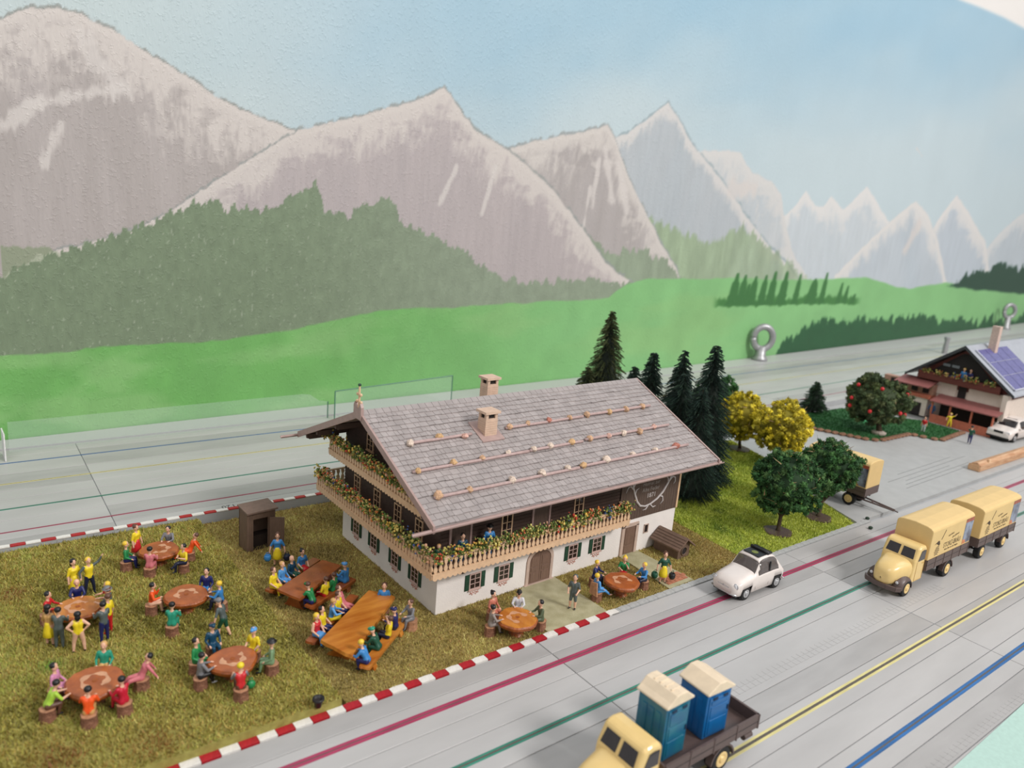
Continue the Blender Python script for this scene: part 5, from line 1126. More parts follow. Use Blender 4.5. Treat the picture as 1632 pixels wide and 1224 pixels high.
def truck_cab(t, xr, w=2.1):
    """bonneted cab: nose at x=0 (facing -x), cab rear at x=xr"""
    hw = w/2
    # bonnet loft: stations (x, halfwidth, z bottom, z top)
    st = [(-.015, .03, 1.08, 1.14), (.0, .14, .93, 1.28), (.03, .34, .80, 1.48), (.14, .52, .70, 1.68), (.4, .66, .66, 1.86), (.85, .78, .66, 1.99), (1.4, .90, .66, 2.08), (1.8, hw-.05, .66, 2.13), (2.05, hw-.01, .66, 2.16)]
    mb = MB(); n = 24; vs = []
    for (x, h, z0, z1) in st:
        for j in range(n):
            a = 2*math.pi*j/n; ca, sa = math.cos(a), math.sin(a); e = .62
            vs.append((x+.10*(1-abs(sa))*0, h*math.copysign(abs(ca)**e, ca), (z0+z1)/2+(z1-z0)/2*math.copysign(abs(sa)**e, sa)))
    fs = [(i*n+j, i*n+(j+1) % n, (i+1)*n+(j+1) % n, (i+1)*n+j) for i in range(len(st)-1) for j in range(n)]+[tuple(range(n)), tuple(range((len(st)-1)*n, len(st)*n))[::-1]]
    mb.add(vs, [f[::-1] for f in fs]); mb.build('bonnet', m_cream, t, smooth=True)
    mb = MB(); mb.prism([(1.6, .66), (xr, .66), (xr, 2.80), (xr-.2, 2.96), (xr-.6, 3.0), (2.3, 2.95), (2.12, 2.88), (1.78, 2.1)], -hw, hw, 'y'); cab = mb.build('cab', m_cream, t, bevel=.14, seg=3)
    cab.data.polygons.foreach_set('use_smooth', [False]*len(cab.data.polygons))
    # windscreen panes on the slanted front
    d = Vector((.34, 0, .78)).normalized(); nrm = Vector((-d.z, 0, d.x))
    for s_ in (-1, 1):
        a0 = Vector((1.78, 0, 2.1))+d*.12+nrm*.012; a1 = Vector((1.78, 0, 2.1))+d*.72+nrm*.012
        P = [a0+Vector((0, s_*.08, 0)), a0+Vector((0, s_*.86, 0)), a1+Vector((0, s_*.80, 0)), a1+Vector((0, s_*.08, 0))]
        vs = [tuple(p) for p in P]+[tuple(p-nrm*.03) for p in P]; f = [(0, 1, 2, 3), (7, 6, 5, 4)]+[(i, i+4, (i+1) % 4+4, (i+1) % 4) for i in range(4)]
        MB().add(vs, f if s_ < 0 else [q_[::-1] for q_ in f]).build('windscreen_pane', m_win, t, bevel=.01)
        yy = s_*(hw+.008); pts = [(2.12, 2.08), (xr-.18, 2.08), (xr-.18, 2.7), (xr-.45, 2.74), (2.38, 2.7)]
        MB().prism(pts, yy-.015, yy+.012, 'y').build('side_window', m_win, t)
        mb = MB()
        for (a, b) in (((2.06, .8), (2.06, 2.05)), ((xr-.1, .8), (xr-.1, 2.8)), ((2.06, .8), (xr-.1, .8))): mb.tube([(a[0], yy, a[1]), (b[0], yy, b[1])], .012, 4)
        mb.box(xr-.4, xr-.2, yy-.02, yy+.03, 1.85, 1.9); mb.build('door_seam', mat('cream_shadow_line', (196, 160, 98), .5), t)
    # wings over the front wheels, bumper, lamps
    for s_ in (-1, 1):
        mb = MB(); n = 12; k = 6; vs = []
        for i in range(n+1):
            a = math.pi*(.98-1.02*i/n); cx_, cz_ = 1.22, .5
            for j in range(k+1):
                u = j/k; y = s_*(.52+u*(hw+.07-.52)); rr = .66+.12*math.sin(math.pi*min(1, u*1.15+.1))*1.0 - (.10 if j == k else 0)
                vs.append((cx_+rr*math.cos(a)*1.12, y, cz_+rr*math.sin(a)*1.0))
        for i in range(n+1):
            for j in range(k+1):
                v = vs[i*(k+1)+j]; vs.append((1.22+(v[0]-1.22)*.9, v[1]*.995, .5+(v[2]-.5)*.9))
        N_ = (n+1)*(k+1); fs = []
        for i in range(n):
            for j in range(k):
                a = i*(k+1)+j; q_ = (a, a+1, a+k+2, a+k+1); fs.append(q_); fs.append(tuple(N_+x for x in q_)[::-1])
        for i in range(n):
            for j in (0, k):
                a = i*(k+1)+j; b = a+k+1; q_ = (a, b, b+N_, a+N_); fs.append(q_ if j == 0 else q_[::-1])
        if s_ < 0: fs = [f[::-1] for f in fs]
        mb.add(vs, fs); mb.build('front_wing', m_brn, t, smooth=True)
        MB().ell((.46, s_*.80, .98), (.07, .11, .11), 12, 8).build('headlamp', m_lamp, t, smooth=True)
        MB().lathe([(.13, -.06), (.14, .02), (.12, .04)], (.5, s_*.80, .98), 14, 0, 'x').build('lamp_ring', m_brn, t)
    mb = MB(); P = [(.42, -hw-.1), (.12, -hw+.1), (-.05, -.4), (-.05, .4), (.12, hw-.1), (.42, hw+.1), (.48, hw+.02), (.24, hw-.2), (.1, .3), (.1, -.3), (.24, -hw+.2), (.48, -hw-.02)]
    for i in range(5):
        q_ = [P[i], P[i+1], P[10-i], P[11-i]]; mb.prism(q_, .5, .78, 'z')
    mb.build('bumper', m_brn, t, bevel=.02)
    mb = MB(); mb.tube([(-.01, .5*math.cos(a)*.8, 1.12+.42*math.sin(a)) for a in [math.pi*2*i/20 for i in range(21)]], .012, 4)
    for (a, b) in (((-.2, .92), (-.1, 1.3)), ((-.1, 1.3), (0, 1.05)), ((0, 1.05), (.1, 1.3)), ((.1, 1.3), (.2, .92))): mb.tube([(-.0, a[0], a[1]), (-.0, b[0], b[1])], .015, 4)
    mb.v = [(p[0]+.06+.5*(p[1]**2)+.22*max(0, p[2]-1.1)**1.2+.0, p[1], p[2]) for p in mb.v]; mb.build('embossed_emblem', mat('cream_emboss', (214, 182, 120), .5), t)
def fender(t, x, r, y0, y1, zc=.5):
    mb = MB(); n = 9
    for i in range(n):
        a0 = math.pi*(.02+.96*i/n); a1 = math.pi*(.02+.96*(i+1)/n); P = [(x+r*math.cos(a0), zc+r*math.sin(a0)), (x+(r+.07)*math.cos(a0), zc+(r+.07)*math.sin(a0)), (x+(r+.07)*math.cos(a1), zc+(r+.07)*math.sin(a1)), (x+r*math.cos(a1), zc+r*math.sin(a1))]
        mb.prism(P, y0, y1, 'y')
    return mb.build('rear_fender', m_brn, t)
def side_boards(t, x0, x1, hw, z0, z1, n, open_top=False):
    mb = MB()
    if open_top: mb.box(x0, x1, -hw, hw, z0, z0+.08)
    else: mb.box(x0, x1, -hw, hw, z0, z0+.12)
    mb.build('bed_floor', m_brn, t)
    for s_ in (-1, 1):
        for i in range(n):
            a = x0+(x1-x0)*i/n; b = x0+(x1-x0)*(i+1)/n; y = s_*hw
            MB().box(a+.015, b-.015, y-.05, y+.05, z0, z1).build('side_board', m_brn, t)
            MB().box(b-.035, b+.035, y-.07, y+.07, z0-.05, z1+.0).build('stake', m_brn, t)
        MB().box(x0, x1, s_*hw-.06, s_*hw+.06, (z0+z1)/2-.01, (z0+z1)/2+.01).build('board_seam', m_blk, t)
    for x in (x0, x1): MB().box(x-.05, x+.05, -hw, hw, z0, z1+(.0)).build('end_board', m_brn, t)
m_print = mat('dark_brown_print', (70, 54, 36), .6)
def tarp_box(t, x0, x1, hw, z0, z1):
    """canvas body with rounded top and printed sides"""
    pts = [(-hw, z0), (hw, z0), (hw, z1-.22), (hw-.04, z1-.12), (hw-.16, z1-.03), (hw-.4, z1+.04), (0, z1+.10), (-hw+.4, z1+.04), (-hw+.16, z1-.03), (-hw+.04, z1-.12), (-hw, z1-.22)]
    MB().prism(pts, x0, x1, 'x').build('tarpaulin_body', m_cream2, t, bevel=.06, seg=2)
    for s_ in (-1, 1):
        y = s_*(hw+.004); L_ = x1-x0; H_ = z1-.2-z0
        def sx(u): return x0+u*L_ if s_ < 0 else x1-u*L_
        def sz(v): return z0+v*H_
        # bird and barrel emblem
        mb = MB()
        def poly(P): mb.prism([(sx(a), sz(b)) for a, b in P], y-.003, y+.003, 'y')
        poly([(.09, .50), (.17, .60), (.20, .58), (.22, .46), (.20, .40), (.17, .47), (.13, .52)])
        for k in range(5):
            z = .07+k*.065; w_ = .055-.010*abs(k-2)
            for q_ in range(6):
                a = q_/6; b = (q_+1)/6; f = lambda u: z+.03*math.sin(math.pi*u)+.02*u
                poly([(.175-w_+2*w_*a, f(a)), (.175-w_+2*w_*b, f(b)), (.175-w_+2*w_*b, f(b)+.028), (.175-w_+2*w_*a, f(a)+.028)])
        poly([(.23, .60), (.245, .60), (.31, .90), (.30, .92)])
        mb.build('printed_emblem', m_print, t)
        def txt(b, u, v, size, rot=0.):
            o = text_mesh(b, size, m_print, 'lettering', t, .003); o.location = (sx(u), y, sz(v)); o.rotation_euler = (math.pi/2, -rot*(-s_ if s_ > 0 else 1), 0 if s_ < 0 else math.pi); return o
        o = txt('STORZ-BRÄU', .52, .32, .40); o.scale = (.95*L_/5.6, 1.25, 1)
        o = txt('feines Bier aus der Region', .52, .16, .17); o.scale = (L_/5.6, 1, 1)
        o = txt('seit alters', .46, .66, .2, .12); o = txt('gut gebraut', .58, .56, .2, .12)
        # picture panel at the rear end
        me_ = MB().box(sx(.79) if s_ < 0 else sx(.985), sx(.985) if s_ < 0 else sx(.79), y-.004, y+.004, sz(.06), sz(.97)).build('printed_picture', mat('picture_print', (60, 50, 60), .4, .5, 2.2, c2=(150, 160, 180), stretch=(1, 1, .6)), t)
        MB().box(min(sx(.79), sx(.985)), max(sx(.79), sx(.985)), y-.006, y+.006, sz(.84), sz(.97)).build('picture_band', mat('picture_rust', (160, 84, 62), .4, .2, 3), me_)
        MB().prism([(sx(.79), sz(.06)), (sx(.88), sz(.06)), (sx(.85), sz(.2)), (sx(.79), sz(.22))], y-.006, y+.006, 'y').build('picture_corner', mat('picture_orange', (200, 124, 80), .4, .2, 3), me_)
def chassis(t, x0, x1, z=.62):
    mb = MB()
    for s_ in (-1, 1): mb.box(x0, x1, s_*.42-.07, s_*.42+.07, z, z+.2)
    mb.box(x0+.1, x0+.3, -.5, .5, z, z+.15); mb.build('chassis', m_brn, t)
FT = math.atan(-.019)
# delivery truck on the green lane
t = thing('delivery_truck', 'cream bonneted delivery truck with canvas body, coming down the green lane', 'truck', (24.6, -11.4, 0), FT)
truck_cab(t, 3.1); chassis(t, .9, 9.0); side_boards(t, 3.25, 9.05, 1.1, 1.2, 1.92, 5); tarp_box(t, 3.2, 9.1, 1.14, 1.9, 4.0)
for s_ in (-1, 1):
    wheel(t, 1.25, s_*.92, .52, .36, m_cream, s_); wheel(t, 6.55, s_*.88, .56, .48, m_cream, s_)
    fender(t, 6.55, .66, s_*1.0-.14, s_*1.0+.14)
MB().tube([(1.25, -.8, .47), (1.25, .8, .47)], .06, 6).tube([(6.55, -.8, .5), (6.55, .8, .5)], .08, 6).build('axles', m_blk, t)
def trailer(label, loc, rz, L_=6.1, box=True):
    t = thing('trailer', label, 'trailer', loc, rz)
    chassis(t, .2, L_-.2, .8); side_boards(t, 0, L_, 1.1, 1.1, 1.75, 5); tarp_box(t, -.05, L_+.05, 1.14, 1.72, 3.85)
    for s_ in (-1, 1):
        wheel(t, 1.2, s_*.88, .52, .4, m_cream, s_); wheel(t, L_-1.3, s_*.88, .52, .4, m_cream, s_); fender(t, L_-1.3, .64, s_*1.0-.14, s_*1.0+.14, .52)
    MB().lathe([(.5, .72), (.5, .82)], (1.2, 0, 0), 14).build('turntable', m_blk, t)
    MB().tube([(1.2, -.8, .52), (1.2, .8, .52)], .06, 6).tube([(L_-1.3, -.8, .52), (L_-1.3, .8, .52)], .06, 6).build('axles', m_blk, t)
    mb = MB(); tip = -1.15 if label.startswith('cream') else -2.3
    for s_ in (-1, 1): mb.tube([(1.2, s_*.4, .62), (tip+.3, s_*.08, .5)], .075, 5)
    mb.tube([(tip+.4, 0, .5), (tip, 0, .45)], .05, 5); mb.box(-.3, -.2, -.3, .3, .52, .6); mb.build('drawbar', m_brn, t); return t
trailer('cream canvas trailer coupled behind the delivery truck', (35.3, -11.62, 0), FT)
trailer('parked cream canvas trailer with its drawbar toward the track, behind the leafy trees', (38.25, -3.75, 0), math.radians(91), 5.1)
# flatbed truck in the foreground with two portable toilets
t = thing('flatbed_truck', 'cream bonneted flatbed truck with brown bed in the near foreground', 'truck', (-3.3, -14.3, 0), FT)
truck_cab(t, 3.1); chassis(t, .9, 8.8); side_boards(t, 3.3, 9.0, 1.12, 1.25, 1.85, 4, True)
for s_ in (-1, 1): wheel(t, 1.25, s_*.90, .47, .34, m_cream, s_); wheel(t, 6.9, s_*.86, .56, .48, m_cream, s_); fender(t, 6.9, .68, s_*1.0-.14, s_*1.0+.14)
MB().lathe([(.14, 0), (.14, .5)], (8.3, -1.0, .95), 12, 0, 'x').build('tail_cylinder', m_brn, t); MB().tube([(1.05, -.8, .47), (1.05, .8, .47)], .06, 6).tube([(6.55, -.8, .5), (6.55, .8, .5)], .08, 6).build('axles', m_blk, t)
m_tb = mat('toilet_blue_plastic', (20, 98, 158), .3, .12, 2, coat=.2); m_tb2 = mat('toilet_teal_blue_plastic', (20, 88, 128), .3, .2, 1.5, coat=.2, c2=(30, 110, 130)); m_tr = mat('toilet_ivory_roof', (228, 208, 180), .45, .05, 3); m_tv = mat('toilet_vent_dark', (14, 40, 70), .6)
def toilet(label, loc, rz, m, h=2.35, w=1.15, ridge=False):
    t = thing('portable_toilet', label, 'toilet', loc, rz); a = w/2
    MB().box(-a, a, -a, a, 0, h).build('cabin', m, t, bevel=.05)
    for (dx, dy) in ((0, -1), (-1, 0), (1, 0), (0, 1)):
        for k in (-1, 0, 1) if dy <= 0 and dx else (-1, 1):
            if dx: MB().box(dx*a-.03, dx*a+.03, k*.34-.12, k*.34+.12, .15, h-.35).build('wall_rib', m, t, bevel=.015)
            else: pass
    MB().box(-a+.12, a-.12, -a-.04, -a+.02, .12, h-.2).build('door', m, t, bevel=.02)
    for z0, z1 in ((.22, .85), (.95, 1.45), (1.55, h-.35)): MB().box(-a+.22, a-.22, -a-.065, -a-.03, z0, z1).build('door_panel', m, t, bevel=.015)
    for k in (-1, 1): MB().box(k*.3-.12, k*.3+.12, -a-.075, -a-.06, h-.3, h-.18).build('vent', m_tv, t)
    MB().box(a-.25, a-.18, -a-.1, -a-.06, 1.1, 1.3).build('latch', m_tv, t)
    e = .09
    if ridge: pts = [(-a-e, h-.02), (a+e, h-.02), (a+e, h+.06), (.2, h+.42), (-.2, h+.42), (-a-e, h+.06)]
    else: pts = [(-a-e, h-.02), (a+e, h-.02), (a+e, h+.06), (a*.8, h+.2), (.3, h+.42), (0, h+.46), (-.3, h+.42), (-a*.8, h+.2), (-a-e, h+.06)]
    MB().prism(pts, -a-e, a+e, 'y').build('roof', m_tr, t, bevel=.05)
    if not ridge:
        for k in range(4): MB().box(-.24, .24, -.45+k*.28, -.38+k*.28, h+.38, h+.475).build('roof_rib', m_tr, t, bevel=.02)
    return t
toilet('teal-blue portable toilet with a ribbed ivory roof, nearer the truck cab', (1.1, -14.2, 1.34), FT+.02, m_tb2, 2.4, 1.4)
toilet('bright blue portable toilet with a smooth ivory roof, nearer the tailboard', (3.62, -14.28, 1.34), FT-.05, m_tb, 2.05, 1.42, True)
# ---- small round car and far estate car: bodies skinned from cross-sections
def car(label, name, loc, rz, stations, win, nose, tail, r, wb, m_body, hub, tw, extra=None, glassm=None, seg=12, sc=1.):
    """stations: x, half width at sill, at waist, waist z, roof-edge half width, top-edge z, centre z, sill z"""
    t = thing(name, label, 'car', loc, rz); S0 = np.array(stations, float); xs = np.linspace(S0[0, 0], S0[-1, 0], 61)
    def cr(k):  # smooth interpolation
        v = np.interp(xs, S0[:, 0], S0[:, k]); 
        for _ in range(2): v[1:-1] = .25*v[:-2]+.5*v[1:-1]+.25*v[2:]
        return v
    sill, waist, wz, rw, rz_, cz2, sz = [cr(k) for k in range(1, 8)]
    rows = []; prof = 21
    for i, x in enumerate(xs):
        half = [(sill[i]*.9, sz[i]), (sill[i], sz[i]+.06), (waist[i]*.995+.01, (sz[i]*.4+wz[i]*.6)), (waist[i], wz[i]-.08), (waist[i]*.985, wz[i]), (waist[i]*.2+rw[i]*.8+.0, wz[i]*.25+rz_[i]*.75), (rw[i], rz_[i]), (rw[i]*.86, rz_[i]*.35+cz2[i]*.65), (rw[i]*.6, cz2[i]-.015), (rw[i]*.3, cz2[i]), (0, cz2[i]+.008)]
        half[5] = (waist[i]+(rw[i]-waist[i])*.55+.02, wz[i]+(rz_[i]-wz[i])*.5)
        rows.append([(x, -a, b) for a, b in half]+[(x, a, b) for a, b in half[-2::-1]])
    n = len(rows[0]); vs = [p for r_ in rows for p in r_]; body = MB(); glass = MB(); fb = []; fg = []
    for i in range(len(xs)-1):
        xm = (xs[i]+xs[i+1])/2
        for j in range(n-1):
            f = (i*n+j, (i+1)*n+j, (i+1)*n+j+1, i*n+j+1); jj = min(j, n-2-j); (fg if win(xm, jj) else fb).append(f)
    fb.append(tuple(range(n))); fb.append(tuple(range((len(xs)-1)*n, len(xs)*n))[::-1])
    # wheel arches: leave out low side faces near the wheels
    def arch_(f):
        c = np.mean([vs[i] for i in f], 0); return any(abs(c[0]-wx)**2+(c[2]-r)**2 < (r*1.18)**2 for wx in wb) and abs(c[1]) > .5*max(waist)
    fb = [f for f in fb if len(f) > 4 or not arch_(f)]
    def finish(nm, fs, mt):
        used = sorted(set(i for f in fs for i in f)); mp_ = {a: b for b, a in enumerate(used)}
        o = MB().add([vs[i] for i in used], [tuple(mp_[i] for i in f)[::-1] for f in fs]).build(nm, mt, t, smooth=True)
        md = o.modifiers.new('th', 'SOLIDIFY'); md.thickness = .03 if nm == 'body' else .012; md.offset = -1; return o
    finish('body', fb, m_body); finish('window_glass', fg, glassm or m_win)
    for wx in wb:
        for s_ in (-1, 1):
            wheel(t, wx, s_*(max(waist)-.16), r, .26, hub, s_)
            MB().lathe([(r*1.12, -.12), (r*1.16, .12)], (wx, s_*(max(waist)-.24), r), 18, 0, 'y').build('wheel_well', m_blk, t)
    MB().box(xs[2], xs[-3], -max(waist)*.82, max(waist)*.82, sz.min(), sz.min()+.12).build('underbody', m_blk, t)
    if extra: extra(t)
    return t
m_wcar = mat('ivory_white_car_paint', (228, 218, 212), .28, .02, 3, coat=.3); m_int = mat('car_interior', (150, 128, 116), .7, .15, 4)
def win500(x, j):
    if 1.72 < x < 2.14 and j >= 6: return True            # windscreen
    if 1.9 <= x < 3.95 and j == 4: return True
    if 2.1 <= x < 3.85 and j == 5: return True
    if 3.75 < x < 4.1 and j >= 7: return True
    return False
def ex500(t):
    mb = MB(); mb.tube([(3.12, y, 2.33+.02*math.cos(y)) for y in (-.62, -.3, 0, .3, .62)], .10, 8); mb.box(3.05, 3.5, -.6, .6, 2.26, 2.36); mb.build('folded_soft_top', m_blk, t, smooth=True)
    MB().box(2.25, 3.06, -.56, .56, 2.25, 2.30).build('roof_opening', m_blk, t, bevel=.02)
    for s_ in (-1, 1): MB().prism([(2.98, 1.38), (3.08, 1.38), (3.06, 1.98), (2.98, 1.98)], s_*.9-.04, s_*.9+.04, 'y').build('door_pillar', m_blk, t)
    MB().lathe([(.2, 0), (.2, .02)], (2.6, -.02, 2.30), 16).build('lime_disc', mat('lime_disc', (112, 120, 60), .6), t)
    for s_ in (-1, 1):
        MB().ell((.15, s_*.70, .96), (.09, .15, .17), 12, 8).build('headlamp', m_lamp, t, smooth=True); MB().lathe([(.19, 0), (.19, .05)], (.14, s_*.70, .96), 14, 0, 'x').build('lamp_ring', m_chrome, t)
        MB().ell((.16, s_*.62, .66), (.04, .07, .05), 8, 6).build('indicator', mat('amber', (214, 130, 60), .3), t)
        MB().ell((4.74, s_*.72, .95), (.04, .07, .12), 8, 6).build('tail_lamp', mat('tail_red', (170, 30, 30), .3), t)
        MB().box(2.75, 2.98, s_*.93-.02, s_*.93+.03, 1.28, 1.33).build('door_handle', m_chrome, t)
        mb = MB()
        for (a, b) in (((1.8, .5), (1.8, 1.35)), ((3.05, .5), (3.05, 1.35)), ((1.8, .5), (3.05, .5))): mb.tube([(a[0], s_*.935, a[1]), (b[0], s_*.93, b[1])], .01, 4)
        mb.build('door_seam', mat('ivory_shadow', (186, 174, 166), .5), t)
    mb = MB()
    for x in (.0, 4.88): mb.tube([(x+(.14 if x < 1 else -.14), -.88, .48), (x, -.5, .48), (x, .5, .48), (x+(.14 if x < 1 else -.14), .88, .48)], .05, 7)
    mb.build('bumper', m_chrome, t, smooth=True)
    mb = MB(); mb.box(-.03, .06, -.4, -.05, .82, .87); mb.box(-.03, .06, .05, .4, .82, .87); mb.ell((-.0, 0, .86), (.05, .08, .08), 8, 6); mb.build('nose_badge', m_chrome, t)
    mb = MB(); mb.box(2.8, 2.92, -.6, -.15, .6, 1.65); mb.box(2.8, 2.92, .15, .6, .6, 1.65); mb.box(2.3, 2.8, -.6, .6, .5, .8); mb.box(3.5, 3.62, -.6, .6, .6, 1.5); mb.build('seats', m_int, t, bevel=.04)
    mb = MB(); mb.tube([(2.0, -.35+.16*math.cos(a), 1.35+.16*math.sin(a)) for a in [math.pi*2*i/14 for i in range(15)]], .02, 5); mb.build('steering_wheel', m_blk, t)
m_clear = mat('car_clear_glass', (120, 112, 110), .08, .05, 2, alpha=.45, coat=.5)
# x, sill, waist, waistz, roofhalf, roofz, centrez, sillz
car('ivory white bubble-shaped small car with a folded black soft top on the crimson lane', 'small_car', (15.42, -6.72, 0.0), FT,
    [(0, .60, .64, .84, .48, .96, 1.0, .5), (.1, .74, .82, .95, .64, 1.05, 1.12, .38), (.4, .82, .90, 1.08, .74, 1.17, 1.26, .32), (1.0, .85, .93, 1.2, .78, 1.28, 1.38, .30), (1.68, .85, .935, 1.30, .80, 1.38, 1.50, .30), (2.12, .85, .94, 1.33, .71, 2.05, 2.16, .30), (2.4, .85, .94, 1.35, .70, 2.16, 2.24, .30), (3.1, .85, .94, 1.36, .70, 2.18, 2.26, .30), (3.6, .85, .93, 1.36, .69, 2.08, 2.18, .30), (4.0, .85, .92, 1.32, .70, 1.74, 1.88, .32), (4.4, .82, .89, 1.2, .72, 1.34, 1.46, .36), (4.72, .74, .82, 1.0, .64, 1.06, 1.14, .42), (4.85, .6, .64, .82, .46, .9, .95, .52)],
    win500, None, None, .42, (1.02, 4.0), m_wcar, m_chrome, None, ex500, m_clear)
def wins(x, j):
    if 1.15 < x < 1.75 and j >= 7: return True
    if 1.75 <= x < 4.0 and j in (4, 5) and not (2.75 < x < 2.85) and not (3.5 < x < 3.58): return True
    if 4.0 < x < 4.4 and j >= 8: return True
    return False
def exs(t):
    MB().box(2.05, 2.8, -.42, .42, 1.845, 1.87).build('sunroof', m_blk, t, bevel=.02)
    for s_ in (-1, 1):
        MB().box(-.02, .1, s_*.72-.2, s_*.72+.2, .78, .96).build('headlamp', m_lamp, t, bevel=.02); MB().ell((1.5, s_*1.12, 1.2), (.1, .12, .09), 8, 6).build('mirror', m_wcar, t, smooth=True)
    MB().box(-.04, .06, -.4, .4, .74, .95).build('grille', m_blk, t, bevel=.02); MB().box(-.07, .1, -.95, .95, .42, .66).build('bumper', m_wcar, t, bevel=.05); MB().box(-.06, .02, -.95, .95, .28, .43).build('lower_grille', m_blk, t)
car('white estate car with dark sunroof parked by the far house', 'estate_car', (72.2, -0.76, 0.0), math.radians(-4),
    [(0, .85, .9, .7, .8, .85, .92, .3), (.15, .93, 1.0, .82, .88, .95, 1.03, .26), (.9, .97, 1.05, .96, .92, 1.06, 1.16, .24), (1.2, .97, 1.06, 1.0, .9, 1.14, 1.24, .24), (1.8, .97, 1.06, 1.06, .78, 1.7, 1.78, .24), (2.3, .97, 1.06, 1.08, .78, 1.78, 1.86, .24), (3.6, .97, 1.06, 1.1, .78, 1.76, 1.84, .24), (4.1, .97, 1.05, 1.1, .8, 1.6, 1.7, .24), (4.6, .95, 1.02, 1.05, .84, 1.2, 1.3, .26), (5.2, .93, 1.0, 1.0, .84, 1.1, 1.15, .28), (5.35, .85, .9, .8, .8, .9, .95, .32)],
    wins, None, None, .4, (1.0, 4.2), m_wcar, m_chrome, None, exs).scale = (1.22, 1.22, 1.22)

# ---------------------------------------------------------------- far house and garden
m_hred = mat('dark_red_brown_boards', (104, 52, 44), .7, .15, 3, .2, 16, stretch=(1, .3, 3)); m_hwhite = mat('far_house_white', (222, 208, 196), .7, .04, 2); m_terra = mat('terracotta', (190, 108, 84), .7, .12, 3); m_awn = mat('awning_red_brown', (150, 92, 88), .6, .08, 2)
m_froof = mat('far_roof_grey', (164, 168, 176), .5, .06, 1.5); m_solar = mat('solar_panel_blue', (92, 92, 150), .25, .15, 3, coat=.3); m_solf = mat('solar_frame', (190, 192, 205), .4); m_dkin = mat('far_dark_interior', (34, 26, 26), .7)
HX = 74.0; YR, ZR, YA, ZA, YB, ZB_ = 5.06, 9.26, -.83, 4.83, 11.1, 4.7
fh = thing('far_house', 'distant brown and white chalet with grey roof and blue solar panels at the right edge', 'house', (HX, 5.1, 0))
def fy(y): return y-5.1
hw2 = 5.0
MB().box(1.2, 17, -hw2, hw2, 0, 3.9).build('ground_floor_wall', m_hwhite, fh)
MB().prism([(-hw2, 3.9), (hw2, 3.9), (hw2, 5.0), (0, 8.75), (-hw2, 5.0)], 1.2, 17, 'x').build('upper_wall', m_hred, fh)
for s_ in (-1, 1):
    P = [(0, 9.26), (s_*5.95, 4.8), (s_*5.95, 4.62), (0, 9.02)]; MB().prism(P, 0, 18.5, 'x').build('roof_slab', m_froof, fh)
    P = [(0, 9.28), (s_*5.98, 4.82), (s_*5.98, 4.5), (0, 8.92)]; MB().prism(P, -.06, .06, 'x').build('verge_board', mat('far_verge_dark', (60, 62, 66), .6), fh)
# dark recessed balcony in the gable with flowers
MB().prism([(-3.6, 5.4), (3.6, 5.4), (.4, 8.2), (-.4, 8.2)], 1.1, 1.22, 'x').build('gable_recess', m_dkin, fh)
MB().box(.3, .5, -4.4, 4.6, 4.55, 5.45).build('gable_balcony', m_hred, fh); MB().box(.5, 1.2, -4.4, 4.6, 4.5, 4.6).build('balcony_floor', m_hred, fh)
for k in (0, 1): MB().box(1.0, 1.15, .5+k*1.0, 1.3+k*1.0, 6.4, 6.7).build('gable_window', mat('far_pane_light', (120, 124, 130), .2), fh)
# solar panels on the near slope
a_ = math.atan2(4.46, 5.95)
def sp(x, u, o=0.): return (x, -u*math.cos(a_)-o*math.sin(a_), 9.26-u*math.sin(a_)+o*math.cos(a_))
for i in range(3):
    for j in range(4):
        u0, u1 = .9+i*1.95, 2.8+i*1.95; x0, x1 = 1.3+j*2.2, 3.4+j*2.2
        vs = [sp(x0, u0, .05), sp(x1, u0, .05), sp(x1, u1, .05), sp(x0, u1, .05), sp(x0, u0, .16), sp(x1, u0, .16), sp(x1, u1, .16), sp(x0, u1, .16)]
        MB().add(vs, [(4, 7, 6, 5), (0, 1, 2, 3), (0, 4, 5, 1), (1, 5, 6, 2), (2, 6, 7, 3), (3, 7, 4, 0)]).build('solar_panel', m_solar, fh)
vs = []
for x0, x1, u0, u1 in [(1.1, 10.2, 2.81, 2.84), (1.1, 10.2, 4.76, 4.79), (1.1, 10.2, 6.72, 6.85), (1.1, 1.28, .8, 6.8)]:
    p = [sp(x0, u0, .05), sp(x1, u0, .05), sp(x1, u1, .05), sp(x0, u1, .05), sp(x0, u0, .2), sp(x1, u0, .2), sp(x1, u1, .2), sp(x0, u1, .2)]; MB().add(p, [(4, 7, 6, 5), (0, 1, 2, 3), (0, 4, 5, 1), (1, 5, 6, 2), (2, 6, 7, 3), (3, 7, 4, 0)]).build('panel_rail', m_solf, fh)
MB().box(4.9, 5.7, -1.4, -.6, 7.9, 11.5).build('chimney', mat('far_chimney', (206, 180, 166), .6), fh)
# white wall fields, awnings, terrace
MB().box(1.08, 1.22, .3, 2.6, 3.0, 4.5).build('white_wall_field', m_hwhite, fh); MB().box(1.08, 1.22, -4.6, -1.0, 2.9, 4.5).build('white_wall_field', m_hwhite, fh)
MB().box(1.1, 1.24, -.75, .1, 2.9, 4.4).build('door_opening', m_dkin, fh)
for (y0, y1, z, d) in ((-5.3, 1.9, 2.95, 1.6), (2.4, 6.4, 4.3, 1.5)):
    MB().prism([(-d, z-.55), (1.2, z), (1.2, z+.12), (-d, z-.43)], y0, y1, 'y').build('awning', m_awn, fh)
MB().box(-1.3, 1.1, -4.9, 1.6, 0, .12).build('terrace', m_terra, fh); MB().box(-1.4, -1.2, -5.0, 1.6, .0, .95).build('terrace_wall', m_terra, fh); MB().box(1.05, 1.22, -4.8, 1.6, .3, 2.1).build('dark_glazing', m_dkin, fh)
